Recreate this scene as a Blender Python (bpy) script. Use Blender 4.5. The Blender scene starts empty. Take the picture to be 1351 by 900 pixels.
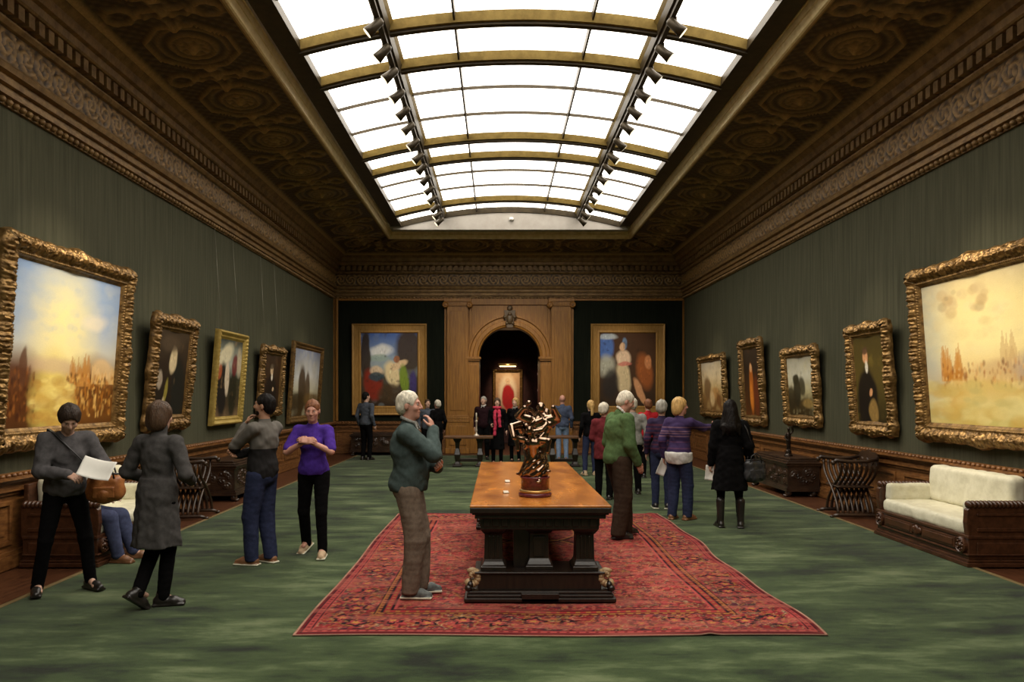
import bpy, math, random
import numpy as np
from mathutils import Vector, Matrix, Euler

SC = bpy.context.scene
COL = SC.collection
PI = math.pi
CAM_H, FPX, VU, VV = 1.75, 1000.0, 657.0, 522.0


def floor_at(u, v):
    y = CAM_H * FPX / (v - VV)
    return ((u - VU) * y / FPX, y)


# ------------------------------------------------------------------ materials
def new_mat(name):
    m = bpy.data.materials.new(name)
    m.use_nodes = True
    nt = m.node_tree
    return m, nt, nt.nodes['Principled BSDF']


def node(nt, kind, **kw):
    n = nt.nodes.new(kind)
    for k, v in kw.items():
        if k in n.inputs:
            n.inputs[k].default_value = v
        else:
            setattr(n, k, v)
    return n


def ramp(nt, stops):
    r = nt.nodes.new('ShaderNodeValToRGB')
    el = r.color_ramp.elements
    while len(el) < len(stops):
        el.new(0.5)
    for e, (p, c) in zip(el, stops):
        e.position = p
        e.color = (c[0], c[1], c[2], 1)
    return r


def coords(nt, stretch=(1, 1, 1)):
    tc = nt.nodes.new('ShaderNodeTexCoord')
    mp = nt.nodes.new('ShaderNodeMapping')
    mp.inputs['Scale'].default_value = stretch
    nt.links.new(tc.outputs['Object'], mp.inputs['Vector'])
    return mp.outputs['Vector']


def mat(name, c1, c2=None, rough=0.6, metal=0.0, scale=6.0, stretch=(1, 1, 1), bump=0.0, bscale=40.0,
        bstretch=None, detail=5.0, spec=None, lo=0.35, hi=0.65, sheen=0.0, bdist=0.02):
    """noise-mixed surface with optional noise bump"""
    m, nt, p = new_mat(name)
    L = nt.links
    if c2 is None:
        c2 = tuple(min(1, c * 1.35) for c in c1)
    v = coords(nt, stretch)
    n = node(nt, 'ShaderNodeTexNoise', Scale=scale, Detail=detail, Roughness=0.6)
    L.new(v, n.inputs['Vector'])
    r = ramp(nt, [(lo, c1), (hi, c2)])
    L.new(n.outputs['Fac'], r.inputs['Fac'])
    L.new(r.outputs['Color'], p.inputs['Base Color'])
    p.inputs['Roughness'].default_value = rough
    p.inputs['Metallic'].default_value = metal
    if spec is not None:
        p.inputs['Specular IOR Level'].default_value = spec
    if sheen:
        p.inputs['Sheen Weight'].default_value = sheen
    if bump:
        v2 = coords(nt, bstretch or stretch)
        n2 = node(nt, 'ShaderNodeTexNoise', Scale=bscale, Detail=4.0)
        L.new(v2, n2.inputs['Vector'])
        b = node(nt, 'ShaderNodeBump', Strength=bump, Distance=bdist)
        L.new(n2.outputs['Fac'], b.inputs['Height'])
        L.new(b.outputs['Normal'], p.inputs['Normal'])
    return m


def attr_mat(name, rough=0.7, grain=0.25, scale=60.0, bump=0.15, spec=0.3):
    """pigment stored per vertex (paint on canvas, dyed wool), broken up by noise"""
    m, nt, p = new_mat(name)
    L = nt.links
    a = nt.nodes.new('ShaderNodeAttribute')
    a.attribute_name = 'pigment'
    v = coords(nt)
    n = node(nt, 'ShaderNodeTexNoise', Scale=scale, Detail=4.0, Roughness=0.7)
    L.new(v, n.inputs['Vector'])
    r = ramp(nt, [(0.3, (1 - grain,) * 3), (0.7, (1 + grain * 0.4,) * 3)])
    L.new(n.outputs['Fac'], r.inputs['Fac'])
    mx = nt.nodes.new('ShaderNodeMix')
    mx.data_type = 'RGBA'
    mx.blend_type = 'MULTIPLY'
    mx.inputs['Factor'].default_value = 1.0
    L.new(a.outputs['Color'], mx.inputs['A'])
    L.new(r.outputs['Color'], mx.inputs['B'])
    L.new(mx.outputs['Result'], p.inputs['Base Color'])
    p.inputs['Roughness'].default_value = rough
    p.inputs['Specular IOR Level'].default_value = spec
    if bump:
        b = node(nt, 'ShaderNodeBump', Strength=bump, Distance=0.004)
        L.new(n.outputs['Fac'], b.inputs['Height'])
        L.new(b.outputs['Normal'], p.inputs['Normal'])
    return m


def emit_mat(name, col, strength):
    m, nt, p = new_mat(name)
    p.inputs['Base Color'].default_value = (*col, 1)
    p.inputs['Emission Color'].default_value = (*col, 1)
    p.inputs['Emission Strength'].default_value = strength
    return m


def stripe_mat(name, base, stops, rough=0.9, axis='Z'):
    """knit whose colour changes with height on the garment: stops = [(z, colour), ...] in metres, constant steps"""
    m, nt, p = new_mat(name)
    L = nt.links
    tc = nt.nodes.new('ShaderNodeTexCoord')
    sp = nt.nodes.new('ShaderNodeSeparateXYZ')
    L.new(tc.outputs['Object'], sp.inputs['Vector'])
    mr = node(nt, 'ShaderNodeMapRange')
    mr.inputs['From Min'].default_value = 0.0
    mr.inputs['From Max'].default_value = 2.0
    L.new(sp.outputs[axis], mr.inputs['Value'])
    r = ramp(nt, [(z / 2.0, c) for z, c in stops])
    r.color_ramp.interpolation = 'CONSTANT'
    L.new(mr.outputs['Result'], r.inputs['Fac'])
    L.new(r.outputs['Color'], p.inputs['Base Color'])
    p.inputs['Roughness'].default_value = rough
    p.inputs['Specular IOR Level'].default_value = 0.15
    return m


# ------------------------------------------------------------------ object helpers
def link(o, parent=None, kind=None):
    COL.objects.link(o)
    if parent is not None:
        o.parent = parent
    if kind:
        o['kind'] = kind
    return o


def thing(name, label, cat, loc=(0, 0, 0), rotz=0.0, group=None, rot=None):
    o = bpy.data.objects.new(name, None)
    o.empty_display_size = 0.1
    COL.objects.link(o)
    o.location = loc
    o.rotation_euler = rot if rot else (0, 0, rotz)
    o['label'] = label
    o['category'] = cat
    if group:
        o['group'] = group
    return o


def tag(o, label, cat, group=None):
    o['label'] = label
    o['category'] = cat
    if group:
        o['group'] = group
    return o


def dup(root, loc, rotz=None, label=None, group=None):
    r = root.copy()
    COL.objects.link(r)
    r.location = loc
    if rotz is not None:
        r.rotation_euler = (0, 0, rotz)
    if label:
        r['label'] = label
    if group:
        r['group'] = group
    for ch in list(root.children):
        c = ch.copy()
        COL.objects.link(c)
        c.parent = r
        for g in list(ch.children):
            d = g.copy()
            COL.objects.link(d)
            d.parent = c
    return r


def mesh_np(name, V, F, material, parent=None, smooth=True, kind=None, colors=None):
    """V (n,3) floats, F (m,4) ints"""
    V = np.asarray(V, dtype=np.float32)
    F = np.asarray(F, dtype=np.int32)
    me = bpy.data.meshes.new(name)
    me.vertices.add(len(V))
    me.vertices.foreach_set('co', V.ravel())
    k = F.shape[1]
    me.loops.add(F.size)
    me.loops.foreach_set('vertex_index', F.ravel())
    me.polygons.add(len(F))
    me.polygons.foreach_set('loop_start', np.arange(0, F.size, k, dtype=np.int32))
    me.polygons.foreach_set('use_smooth', np.full(len(F), smooth))
    me.update(calc_edges=True)
    if colors is not None:
        a = me.color_attributes.new('pigment', 'FLOAT_COLOR', 'POINT')
        c4 = np.ones((len(V), 4), dtype=np.float32)
        c4[:, :3] = colors
        a.data.foreach_set('color', c4.ravel())
    if material:
        me.materials.append(material)
    o = bpy.data.objects.new(name, me)
    return link(o, parent, kind)


class MB:
    """collects polygons; build() links them as one mesh object"""
    def __init__(s):
        s.v = []
        s.f = []
        s.sm = []

    def add(s, vs, fs, smooth=False):
        b = len(s.v)
        s.v += [tuple(v) for v in vs]
        s.f += [tuple(i + b for i in f) for f in fs]
        s.sm += [smooth] * len(fs)
        return s

    def box(s, x0, x1, y0, y1, z0, z1, c=0.0):
        if c <= 0:
            vs = [(x, y, z) for z in (z0, z1) for y in (y0, y1) for x in (x0, x1)]
            return s.add(vs, [(0, 2, 3, 1), (4, 5, 7, 6), (0, 1, 5, 4), (2, 6, 7, 3), (0, 4, 6, 2), (1, 3, 7, 5)])
        # chamfered box: vertical edges cut by c, top and bottom rims inset
        def ring(e, z):
            X0, X1, Y0, Y1 = x0 + e, x1 - e, y0 + e, y1 - e
            return [(X0 + c, Y0, z), (X1 - c, Y0, z), (X1, Y0 + c, z), (X1, Y1 - c, z),
                    (X1 - c, Y1, z), (X0 + c, Y1, z), (X0, Y1 - c, z), (X0, Y0 + c, z)]
        rings = [ring(c, z0), ring(0, z0 + c), ring(0, z1 - c), ring(c, z1)]
        return s.loft(rings, smooth=False)

    def loft(s, rings, smooth=True, caps=True, closed=True):
        n = len(rings[0])
        vs = [p for r in rings for p in r]
        fs = []
        for i in range(len(rings) - 1):
            for j in range(n if closed else n - 1):
                k = (j + 1) % n
                fs.append((i * n + j, i * n + k, (i + 1) * n + k, (i + 1) * n + j))
        s.add(vs, fs, smooth)
        if caps:
            s.add(rings[0], [tuple(range(n - 1, -1, -1))], False)
            s.add(rings[-1], [tuple(range(n))], False)
        return s

    def lathe(s, prof, cx=0, cy=0, n=24, smooth=True, caps=True):
        rings = [[(cx + r * math.cos(2 * PI * j / n), cy + r * math.sin(2 * PI * j / n), z) for j in range(n)]
                 for r, z in prof]
        return s.loft(rings, smooth, caps)

    def sqlathe(s, prof, cx=0, cy=0, ax=1.0, ay=1.0):
        """square-section turned profile (r, z)"""
        rings = [[(cx - r * ax, cy - r * ay, z), (cx + r * ax, cy - r * ay, z),
                  (cx + r * ax, cy + r * ay, z), (cx - r * ax, cy + r * ay, z)] for r, z in prof]
        return s.loft(rings, False)

    def tube(s, pts, r, n=10, caps=True, flat=1.0, up=(0, 0, 1)):
        pts = [Vector(p) for p in pts]
        rs = r if isinstance(r, (list, tuple)) else [r] * len(pts)
        rings = []
        for i, p in enumerate(pts):
            t = (pts[min(i + 1, len(pts) - 1)] - pts[max(i - 1, 0)]).normalized()
            a = t.cross(Vector(up))
            if a.length < 1e-3:
                a = t.cross(Vector((1, 0, 0)))
            a.normalize()
            b = a.cross(t).normalized()
            rings.append([tuple(p + a * (rs[i] * math.cos(2 * PI * j / n)) + b * (rs[i] * flat * math.sin(2 * PI * j / n)))
                          for j in range(n)])
        return s.loft(rings, True, caps)

    def ball(s, c, r, n=14, m=8):
        rx, ry, rz = r if isinstance(r, (tuple, list)) else (r, r, r)
        rings = []
        for i in range(m + 1):
            ph = -PI / 2 + PI * i / m
            rr = max(math.cos(ph), 0.02)
            rings.append([(c[0] + rx * rr * math.cos(2 * PI * j / n), c[1] + ry * rr * math.sin(2 * PI * j / n),
                           c[2] + rz * math.sin(ph)) for j in range(n)])
        return s.loft(rings, True)

    def prism(s, poly, axis, a0, a1, smooth=False):
        """poly in the plane across axis: x->(y,z), y->(x,z), z->(x,y)"""
        def P(p, a):
            return {'x': (a, p[0], p[1]), 'y': (p[0], a, p[1]), 'z': (p[0], p[1], a)}[axis]
        return s.loft([[P(p, a0) for p in poly], [P(p, a1) for p in poly]], smooth)

    def grid(s, fn, nu, nv, smooth=True):
        vs = [fn(i / nu, j / nv) for j in range(nv + 1) for i in range(nu + 1)]
        w = nu + 1
        fs = [(j * w + i, j * w + i + 1, (j + 1) * w + i + 1, (j + 1) * w + i) for j in range(nv) for i in range(nu)]
        return s.add(vs, fs, smooth)

    def build(s, name, material, parent=None, kind=None, bevel=0.0, seg=2):
        me = bpy.data.meshes.new(name)
        me.from_pydata(s.v, [], s.f)
        me.polygons.foreach_set('use_smooth', s.sm)
        if material:
            me.materials.append(material)
        o = bpy.data.objects.new(name, me)
        link(o, parent, kind)
        import bmesh
        bm = bmesh.new()
        bm.from_mesh(me)
        bmesh.ops.remove_doubles(bm, verts=bm.verts, dist=1e-5)
        bmesh.ops.recalc_face_normals(bm, faces=bm.faces)
        bm.to_mesh(me)
        bm.free()
        if bevel:
            b = o.modifiers.new('edge', 'BEVEL')
            b.width = bevel
            b.segments = seg
            b.limit_method = 'ANGLE'
            b.angle_limit = 0.7
        return o


def grid_np(name, X, Y, Z, material, parent=None, kind=None, colors=None, smooth=True):
    """X, Y, Z arrays (nv, nu)"""
    nv, nu = X.shape
    V = np.stack([X, Y, Z], -1).reshape(-1, 3)
    i = np.arange(nv * nu).reshape(nv, nu)
    F = np.stack([i[:-1, :-1], i[:-1, 1:], i[1:, 1:], i[1:, :-1]], -1).reshape(-1, 4)
    return mesh_np(name, V, F, material, parent, smooth, kind, None if colors is None else colors.reshape(-1, 3))


def srgb(r, g, b):
    f = lambda c: ((c / 255 + 0.055) / 1.055) ** 2.4 if c > 10 else c / 255 / 12.92
    return (f(r), f(g), f(b))


def vnoise(x, y, seed=0, octaves=4):
    """smooth value noise on arrays"""
    rng = np.random.RandomState(seed)
    out = np.zeros(np.broadcast(x, y).shape)
    amp = 1.0
    tot = 0
    for o in range(octaves):
        T = rng.rand(64, 64)
        xx, yy = x * 2 ** o + 7.3 * o, y * 2 ** o + 3.1 * o
        xi, yi = np.floor(xx).astype(int), np.floor(yy).astype(int)
        fx, fy = xx - xi, yy - yi
        fx, fy = fx * fx * (3 - 2 * fx), fy * fy * (3 - 2 * fy)
        a = T[xi % 64, yi % 64]
        b = T[(xi + 1) % 64, yi % 64]
        c = T[xi % 64, (yi + 1) % 64]
        d = T[(xi + 1) % 64, (yi + 1) % 64]
        out += amp * ((a * (1 - fx) + b * fx) * (1 - fy) + (c * (1 - fx) + d * fx) * fy)
        tot += amp
        amp *= 0.5
    return out / tot
# ------------------------------------------------------------------ smooth solids: blended shapes on a grid, skinned as one surface
class SDF:
    def __init__(s):
        s.ops = []
        s.lo = np.array([1e9] * 3)
        s.hi = -s.lo

    def _bb(s, lo, hi):
        s.lo = np.minimum(s.lo, lo)
        s.hi = np.maximum(s.hi, hi)

    def cone(s, a, b, ra, rb, k=.02, sub=False):
        a, b = np.array(a, float), np.array(b, float)
        r = max(ra, rb)
        lo, hi = np.minimum(a, b) - r, np.maximum(a, b) + r
        ab = b - a
        bb = max(float(ab @ ab), 1e-9)

        def d(X, Y, Z):
            px, py, pz = X - a[0], Y - a[1], Z - a[2]
            t = np.clip((px * ab[0] + py * ab[1] + pz * ab[2]) / bb, 0, 1)
            return np.sqrt((px - t * ab[0]) ** 2 + (py - t * ab[1]) ** 2 + (pz - t * ab[2]) ** 2) - (ra + t * (rb - ra))
        s.ops.append(('sub' if sub else 'add', d, lo, hi, k))
        if not sub:
            s._bb(lo, hi)

    def ell(s, c, r, k=.02, R=None, sub=False):
        c = np.array(c, float)
        r = np.array(r, float)
        m = r.max()
        lo, hi = c - m, c + m
        if R is None:
            lo, hi = c - r, c + r
        R_ = None if R is None else np.array(R, float)

        def d(X, Y, Z):
            px, py, pz = X - c[0], Y - c[1], Z - c[2]
            if R_ is not None:
                px, py, pz = (px * R_[0, 0] + py * R_[1, 0] + pz * R_[2, 0], px * R_[0, 1] + py * R_[1, 1] + pz * R_[2, 1],
                              px * R_[0, 2] + py * R_[1, 2] + pz * R_[2, 2])
            k0 = np.sqrt((px / r[0]) ** 2 + (py / r[1]) ** 2 + (pz / r[2]) ** 2)
            k1 = np.sqrt((px / r[0] ** 2) ** 2 + (py / r[1] ** 2) ** 2 + (pz / r[2] ** 2) ** 2) + 1e-9
            return k0 * (k0 - 1) / k1
        s.ops.append(('sub' if sub else 'add', d, lo, hi, k))
        if not sub:
            s._bb(lo, hi)

    def rbox(s, c, h, r, k=.01, sub=False):
        c = np.array(c, float)
        h = np.array(h, float)

        def d(X, Y, Z):
            qx, qy, qz = np.abs(X - c[0]) - h[0] + r, np.abs(Y - c[1]) - h[1] + r, np.abs(Z - c[2]) - h[2] + r
            return np.sqrt(np.maximum(qx, 0) ** 2 + np.maximum(qy, 0) ** 2 + np.maximum(qz, 0) ** 2) + np.minimum(np.maximum(qx, np.maximum(qy, qz)), 0) - r
        s.ops.append(('sub' if sub else 'add', d, c - h, c + h, k))
        if not sub:
            s._bb(c - h, c + h)

    def fn(s, d, lo, hi, k=.02):
        lo, hi = np.array(lo, float), np.array(hi, float)
        s.ops.append(('add', d, lo, hi, k))
        s._bb(lo, hi)

    def clip(s, p, n):
        """keep the side the normal points to"""
        p, n = np.array(p, float), np.array(n, float)
        s.ops.append(('clip', lambda X, Y, Z: -((X - p[0]) * n[0] + (Y - p[1]) * n[1] + (Z - p[2]) * n[2])))

    def noise(s, amp, freq, seed=0, stretch=(1, 1, 1)):
        s.ops.append(('noise', amp, freq, seed, stretch))

    def mesh(s, res):
        pad = 3 * res + .006
        lo, hi = s.lo - pad, s.hi + pad
        n = np.maximum(4, np.ceil((hi - lo) / res).astype(int) + 1)
        ax = [(lo[i] + res * np.arange(n[i])).astype(np.float32) for i in range(3)]
        Fd = np.full(tuple(n), .3, np.float32)
        for op in s.ops:
            if op[0] in ('add', 'sub'):
                _, d, l, h, k = op
                m = k + 2 * res + .02
                i0 = np.clip(np.floor((l - m - lo) / res).astype(int), 0, n - 1)
                i1 = np.clip(np.ceil((h + m - lo) / res).astype(int) + 1, 1, n)
                if (i1 <= i0).any():
                    continue
                sl = tuple(slice(a, b) for a, b in zip(i0, i1))
                D = d(ax[0][sl[0]][:, None, None], ax[1][sl[1]][None, :, None], ax[2][sl[2]][None, None, :]).astype(np.float32)
                G = Fd[sl]
                if op[0] == 'add':
                    hh = np.maximum(k - np.abs(G - D), 0) / k
                    Fd[sl] = np.minimum(G, D) - hh * hh * k * .25
                else:
                    D = -D
                    hh = np.maximum(k - np.abs(G - D), 0) / k
                    Fd[sl] = np.maximum(G, D) + hh * hh * k * .25
            elif op[0] == 'clip':
                D = op[1](ax[0][:, None, None], ax[1][None, :, None], ax[2][None, None, :])
                np.maximum(Fd, D, out=Fd)
            else:
                _, amp, fr, seed, st = op
                rng = np.random.RandomState(seed)
                X, Y, Z = ax[0][:, None, None] * st[0], ax[1][None, :, None] * st[1], ax[2][None, None, :] * st[2]
                N = np.zeros_like(Fd)
                for j in range(5):
                    kv = rng.randn(3)
                    kv *= fr * (1 + .45 * j) / np.linalg.norm(kv) * 2
                    wob = .9 * np.sin(X * fr * 1.3 + j) * np.sin(Z * fr * 1.1 + 2 * j)
                    N += (np.sin(X * kv[0] + Y * kv[1] + Z * kv[2] + rng.rand() * 6 + wob) / (1 + .35 * j)).astype(np.float32)
                near = np.abs(Fd) < .05
                Fd[near] += (amp * .5 * N)[near]
        return nets(Fd, lo, res)


def nets(Fd, lo, res):
    ins = Fd < 0
    cnt = np.zeros(tuple(np.array(Fd.shape) - 1), np.int8)
    for dx in (0, 1):
        for dy in (0, 1):
            for dz in (0, 1):
                cnt += ins[dx:Fd.shape[0] - 1 + dx, dy:Fd.shape[1] - 1 + dy, dz:Fd.shape[2] - 1 + dz]
    act = (cnt > 0) & (cnt < 8)
    I = np.argwhere(act)
    idx = np.full(act.shape, -1, np.int32)
    idx[act] = np.arange(len(I))
    cor = {}
    for dx in (0, 1):
        for dy in (0, 1):
            for dz in (0, 1):
                cor[dx, dy, dz] = Fd[I[:, 0] + dx, I[:, 1] + dy, I[:, 2] + dz]
    P = np.zeros((len(I), 3))
    W = np.zeros(len(I))
    for axis in range(3):
        for a in (0, 1):
            for b in (0, 1):
                c0 = [a, b]
                c0.insert(axis, 0)
                c1 = [a, b]
                c1.insert(axis, 1)
                f0, f1 = cor[tuple(c0)], cor[tuple(c1)]
                m = (f0 < 0) != (f1 < 0)
                t = np.where(m, f0 / np.where(m, f0 - f1, 1), 0)
                q = np.tile(np.array(c0, float), (len(I), 1))
                q[:, axis] = t
                P[m] += q[m]
                W += m
    V = lo + (I + P / W[:, None]) * res
    faces = []
    for axis in range(3):
        o1, o2 = [(1, 2), (2, 0), (0, 1)][axis]
        sl0 = [slice(None)] * 3
        sl1 = [slice(None)] * 3
        sl0[axis] = slice(0, -1)
        sl1[axis] = slice(1, None)
        a, b = ins[tuple(sl0)], ins[tuple(sl1)]
        E = np.argwhere(a != b)
        fl = a[E[:, 0], E[:, 1], E[:, 2]]
        ok = (E[:, o1] > 0) & (E[:, o2] > 0) & (E[:, o1] < act.shape[o1]) & (E[:, o2] < act.shape[o2])
        E, fl = E[ok], fl[ok]
        e1 = np.zeros(3, int)
        e1[o1] = 1
        e2 = np.zeros(3, int)
        e2[o2] = 1
        q = [idx[tuple((E - x).T)] for x in (e1 + e2, e2, 0 * e1, e1)]
        Q = np.stack(q, -1)
        Q[~fl] = Q[~fl][:, ::-1]
        faces.append(Q)
    F = np.concatenate(faces)
    F = F[(F >= 0).all(1)]
    return V, F
# ------------------------------------------------------------------ room dimensions
XL, XR, YE, YF = -5.0, 5.65, 23.0, -6.0
CX = 0.335
Z_COR = 4.68            # underside of the cornice
S0, S1 = 0.4, 2.0       # soffit from / to (distance off the wall)
Z_S0, Z_S1 = 5.97, 6.18
DADO = 0.95

m_wall = mat('green_wall_fabric', (0.050, 0.050, 0.028), (0.078, 0.077, 0.046), rough=0.85, scale=2.2, stretch=(9, 9, 0.35),
             bump=0.25, bscale=60, bstretch=(20, 20, 0.6), spec=0.2)
m_dark_wall = mat('dark_velvet_panel', (0.006, 0.008, 0.005), (0.011, 0.013, 0.008), rough=0.95, scale=3, stretch=(8, 8, .5), spec=0.1)
m_wood = mat('golden_oak', (0.19, 0.080, 0.014), (0.35, 0.160, 0.030), rough=0.42, scale=3.0, stretch=(14, 14, 0.7), bump=0.1,
             bscale=20, spec=0.4)
m_dado = mat('brown_oak', (0.11, 0.042, 0.012), (0.23, 0.10, 0.030), rough=0.42, scale=3.0, stretch=(3, 3, 9), bump=0.1,
             bscale=20, spec=0.4)
m_gilt = mat('aged_gilt_cornice', (0.145, 0.080, 0.028), (0.29, 0.175, 0.066), rough=0.5, metal=0.25, scale=7, bump=0.3, bscale=30)
m_soffit = mat('dark_gilt_coffer', (0.10, 0.058, 0.02), (0.21, 0.125, 0.048), rough=0.55, metal=0.2, scale=5, bump=0.2, bscale=40)
m_goldbar = mat('bright_gilt_moulding', (0.60, 0.46, 0.21), (0.74, 0.60, 0.32), rough=0.35, metal=0.25, scale=8)
m_bar = mat('bronze_skylight_bar', (0.20, 0.135, 0.035), (0.30, 0.21, 0.06), rough=0.45, metal=0.3, scale=8)
m_darkbar = mat('dark_bronze_bar', (0.035, 0.024, 0.010), (0.06, 0.042, 0.018), rough=0.5, metal=0.3, scale=8)
m_plaster = mat('cream_plaster', (0.34, 0.31, 0.27), (0.40, 0.37, 0.33), rough=0.8, scale=4)

m_relief = attr_mat('height_toned_relief', rough=.5, grain=.3, scale=25, bump=.3, spec=.5)
# carpet: mown-looking pile patches
m_carpet, nt, p = new_mat('green_wool_carpet')
L = nt.links
v1 = coords(nt, (0.55, 1.15, 1))
n1 = node(nt, 'ShaderNodeTexNoise', Scale=1.5, Detail=6.0, Roughness=0.62, Distortion=0.25)
L.new(v1, n1.inputs['Vector'])
n3 = node(nt, 'ShaderNodeTexNoise', Scale=3.0, Detail=5.0, Roughness=0.7, Distortion=0.2)
L.new(coords(nt, (0.5, 1.8, 1)), n3.inputs['Vector'])
mxn = node(nt, 'ShaderNodeMix', Factor=0.38)
L.new(n1.outputs['Fac'], mxn.inputs['A'])
L.new(n3.outputs['Fac'], mxn.inputs['B'])
r1 = ramp(nt, [(0.38, (0.004, 0.009, 0.002)), (0.44, (0.013, 0.026, 0.006)), (0.480, (0.026, 0.046, 0.012)), (0.522, (0.034, 0.057, 0.016)), (0.562, (0.060, 0.088, 0.032)), (0.64, (0.115, 0.145, 0.066))])
L.new(mxn.outputs['Result'], r1.inputs['Fac'])
n2 = node(nt, 'ShaderNodeTexNoise', Scale=220.0, Detail=2.0)
L.new(coords(nt), n2.inputs['Vector'])
b1 = node(nt, 'ShaderNodeBump', Strength=0.5, Distance=0.01)
L.new(n2.outputs['Fac'], b1.inputs['Height'])
L.new(r1.outputs['Color'], p.inputs['Base Color'])
L.new(b1.outputs['Normal'], p.inputs['Normal'])
p.inputs['Roughness'].default_value = 0.95
p.inputs['Specular IOR Level'].default_value = 0.1
p.inputs['Sheen Weight'].default_value = 0.15

m_parquet = mat('dark_parquet', (0.055, 0.020, 0.009), (0.11, 0.042, 0.018), rough=0.35, scale=4, stretch=(6, 0.8, 1), spec=0.4)

# ------------------------------------------------------------------ floor
CL, CR = -4.12, 4.84
MB().box(XL - .5, XR + .5, YF, 29.0, -0.12, -0.012).build('floor', m_parquet, kind='structure')
MB().box(CL, CR, YF + .6, YE - .75, -0.02, 0.0).build('floor_carpet', m_carpet, kind='structure')
e = MB()
for x in (CL, CR):
    e.box(x - .025, x + .025, YF + .6, YE - .75, -0.012, 0.004)
e.build('trim_1', mat('carpet_edge_strip', (0.16, 0.11, 0.045), (0.22, 0.16, 0.07), rough=0.5), kind='structure')

# ------------------------------------------------------------------ walls
MB().box(XL - .3, XL, YF, YE + .3, -0.1, 6.0).build('wall_left', m_wall, kind='structure')
MB().box(XR, XR + .3, YF, YE + .3, -0.1, 6.0).build('wall_right', m_wall, kind='structure')
MB().box(XL - .3, XR + .3, YF - .3, YF, -0.1, 6.0).build('wall_front', m_wall, kind='structure')

# end wall with an arched opening
AX, AR, ASP = 0.356, 0.93, 2.90
def arch_pts(r, n=32):
    return [(AX + r * math.cos(PI - PI * i / n), ASP + r * math.sin(PI - PI * i / n)) for i in range(n + 1)]

w = MB()
HX0, HX1, HT = AX - 1.9, AX + 1.9, 4.75
for y0, y1 in ((YE, YE + .45),):
    w.box(XL - .3, HX0, y0, y1, -0.1, 6.0)
    w.box(HX1, XR + .3, y0, y1, -0.1, 6.0)
    w.box(HX0, HX1, y0, y1, HT, 6.0)
    w.box(HX0, AX - AR, y0, y1, -0.1, ASP)
    w.box(AX + AR, HX1, y0, y1, -0.1, ASP)
    ap = arch_pts(AR)
    for y in (y0, y1):
        for (xa, za), (xb, zb) in zip(ap[:-1], ap[1:]):
            w.add([(xa, y, za), (xb, y, zb), (xb, y, HT), (xa, y, HT)], [(0, 1, 2, 3)])
        w.add([(HX0, y, ASP), (AX - AR, y, ASP), (AX - AR, y, HT), (HX0, y, HT)], [(0, 1, 2, 3)])
        w.add([(AX + AR, y, ASP), (HX1, y, ASP), (HX1, y, HT), (AX + AR, y, HT)], [(0, 1, 2, 3)])
    for (xa, za), (xb, zb) in zip(ap[:-1], ap[1:]):
        w.add([(xa, y0, za), (xb, y0, zb), (xb, y1, zb), (xa, y1, za)], [(0, 1, 2, 3)], True)
w.build('wall_back', m_wood, kind='structure')

# dark velvet panels behind the two end pictures, with an oak border
v = MB()
o_ = MB()
for x0, x1 in ((XL + .16, -1.62), (2.28, XR - .06)):
    v.box(x0, x1, YE - .03, YE, 0.98, 4.62)
    for a, b, c, d in ((x0 - .07, x0, .98, 4.69), (x1, x1 + .05, .98, 4.69), (x0, x1, 4.62, 4.69)):
        o_.box(a, b, YE - .07, YE, c, d)
v.build('wall_back_panel', m_dark_wall, kind='structure')
o_.build('trim_2', m_wood, kind='structure', bevel=0.01)

# pilasters, capitals, archivolt, keystone
def pilaster(x0, x1, n):
    b = MB()
    b.box(x0 - .05, x1 + .05, YE - .20, YE, 0, .16).box(x0 - .03, x1 + .03, YE - .18, YE, .16, .95)
    b.box(x0 + .06, x1 - .06, YE - .20, YE - .16, .26, .84)
    for k, (dz, e) in enumerate(((.95, .05), (1.0, .035), (1.05, .045), (1.1, .02))):
        b.box(x0 - e, x1 + e, YE - .15 - e, YE, dz, dz + .05)
    b.box(x0, x1, YE - .14, YE, 1.14, 4.45)
    b.box(x0 + .09, x1 - .09, YE - .155, YE - .13, 1.3, 4.3)
    b.box(x0 - .03, x1 + .03, YE - .18, YE, 4.45, 4.5).box(x0 - .09, x1 + .09, YE - .20, YE, 4.58, 4.68)
    b.box(x0 - .02, x1 + .02, YE - .17, YE, 4.5, 4.58)
    for xx in (x0 - .04, x1 + .04):       # ionic volutes
        rings = [[(xx + r * math.cos(t * PI / 8), y, 4.49 + r * math.sin(t * PI / 8)) for t in range(16)]
                 for r, y in ((.095, YE - .02), (.095, YE - .2), (.075, YE - .22), (.06, YE - .2), (.03, YE - .2), (.025, YE - .225))]
        b.loft(rings, False)
    b.build('trim_%d' % n, m_wood, kind='structure', bevel=0.008)

pilaster(-1.54, -.90, 3)
pilaster(1.61, 2.21, 4)

a = MB()
prof = [(0.0, 0), (0.0, .05), (.05, .07), (.06, .09), (.17, .09), (.19, .06), (.28, .06), (.30, .11), (.35, .11), (.36, 0)]
rings = []
for i in range(33):
    t = PI - PI * i / 32
    rings.append([(AX + (AR + r) * math.cos(t), YE - y, ASP + (AR + r) * math.sin(t)) for r, y in prof])
a.loft(rings, False)
for s in (-1, 1):
    x0, x1 = sorted((AX + s * AR, AX + s * (AR + .34)))
    a.box(x0, x1, YE - .06, YE, .98, ASP - .1)
    a.box(x0 + .05, x1 - .05, YE - .075, YE - .05, 1.1, ASP - .22)
    a.box(x0 - .03, x1 + .03, YE - .12, YE + .1, ASP - .1, ASP - .05).box(x0 - .06, x1 + .06, YE - .15, YE + .1, ASP - .05, ASP + .02)
    a.box(x0 - .02, x1 + .02, YE - .09, YE, 0, .98)
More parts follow.
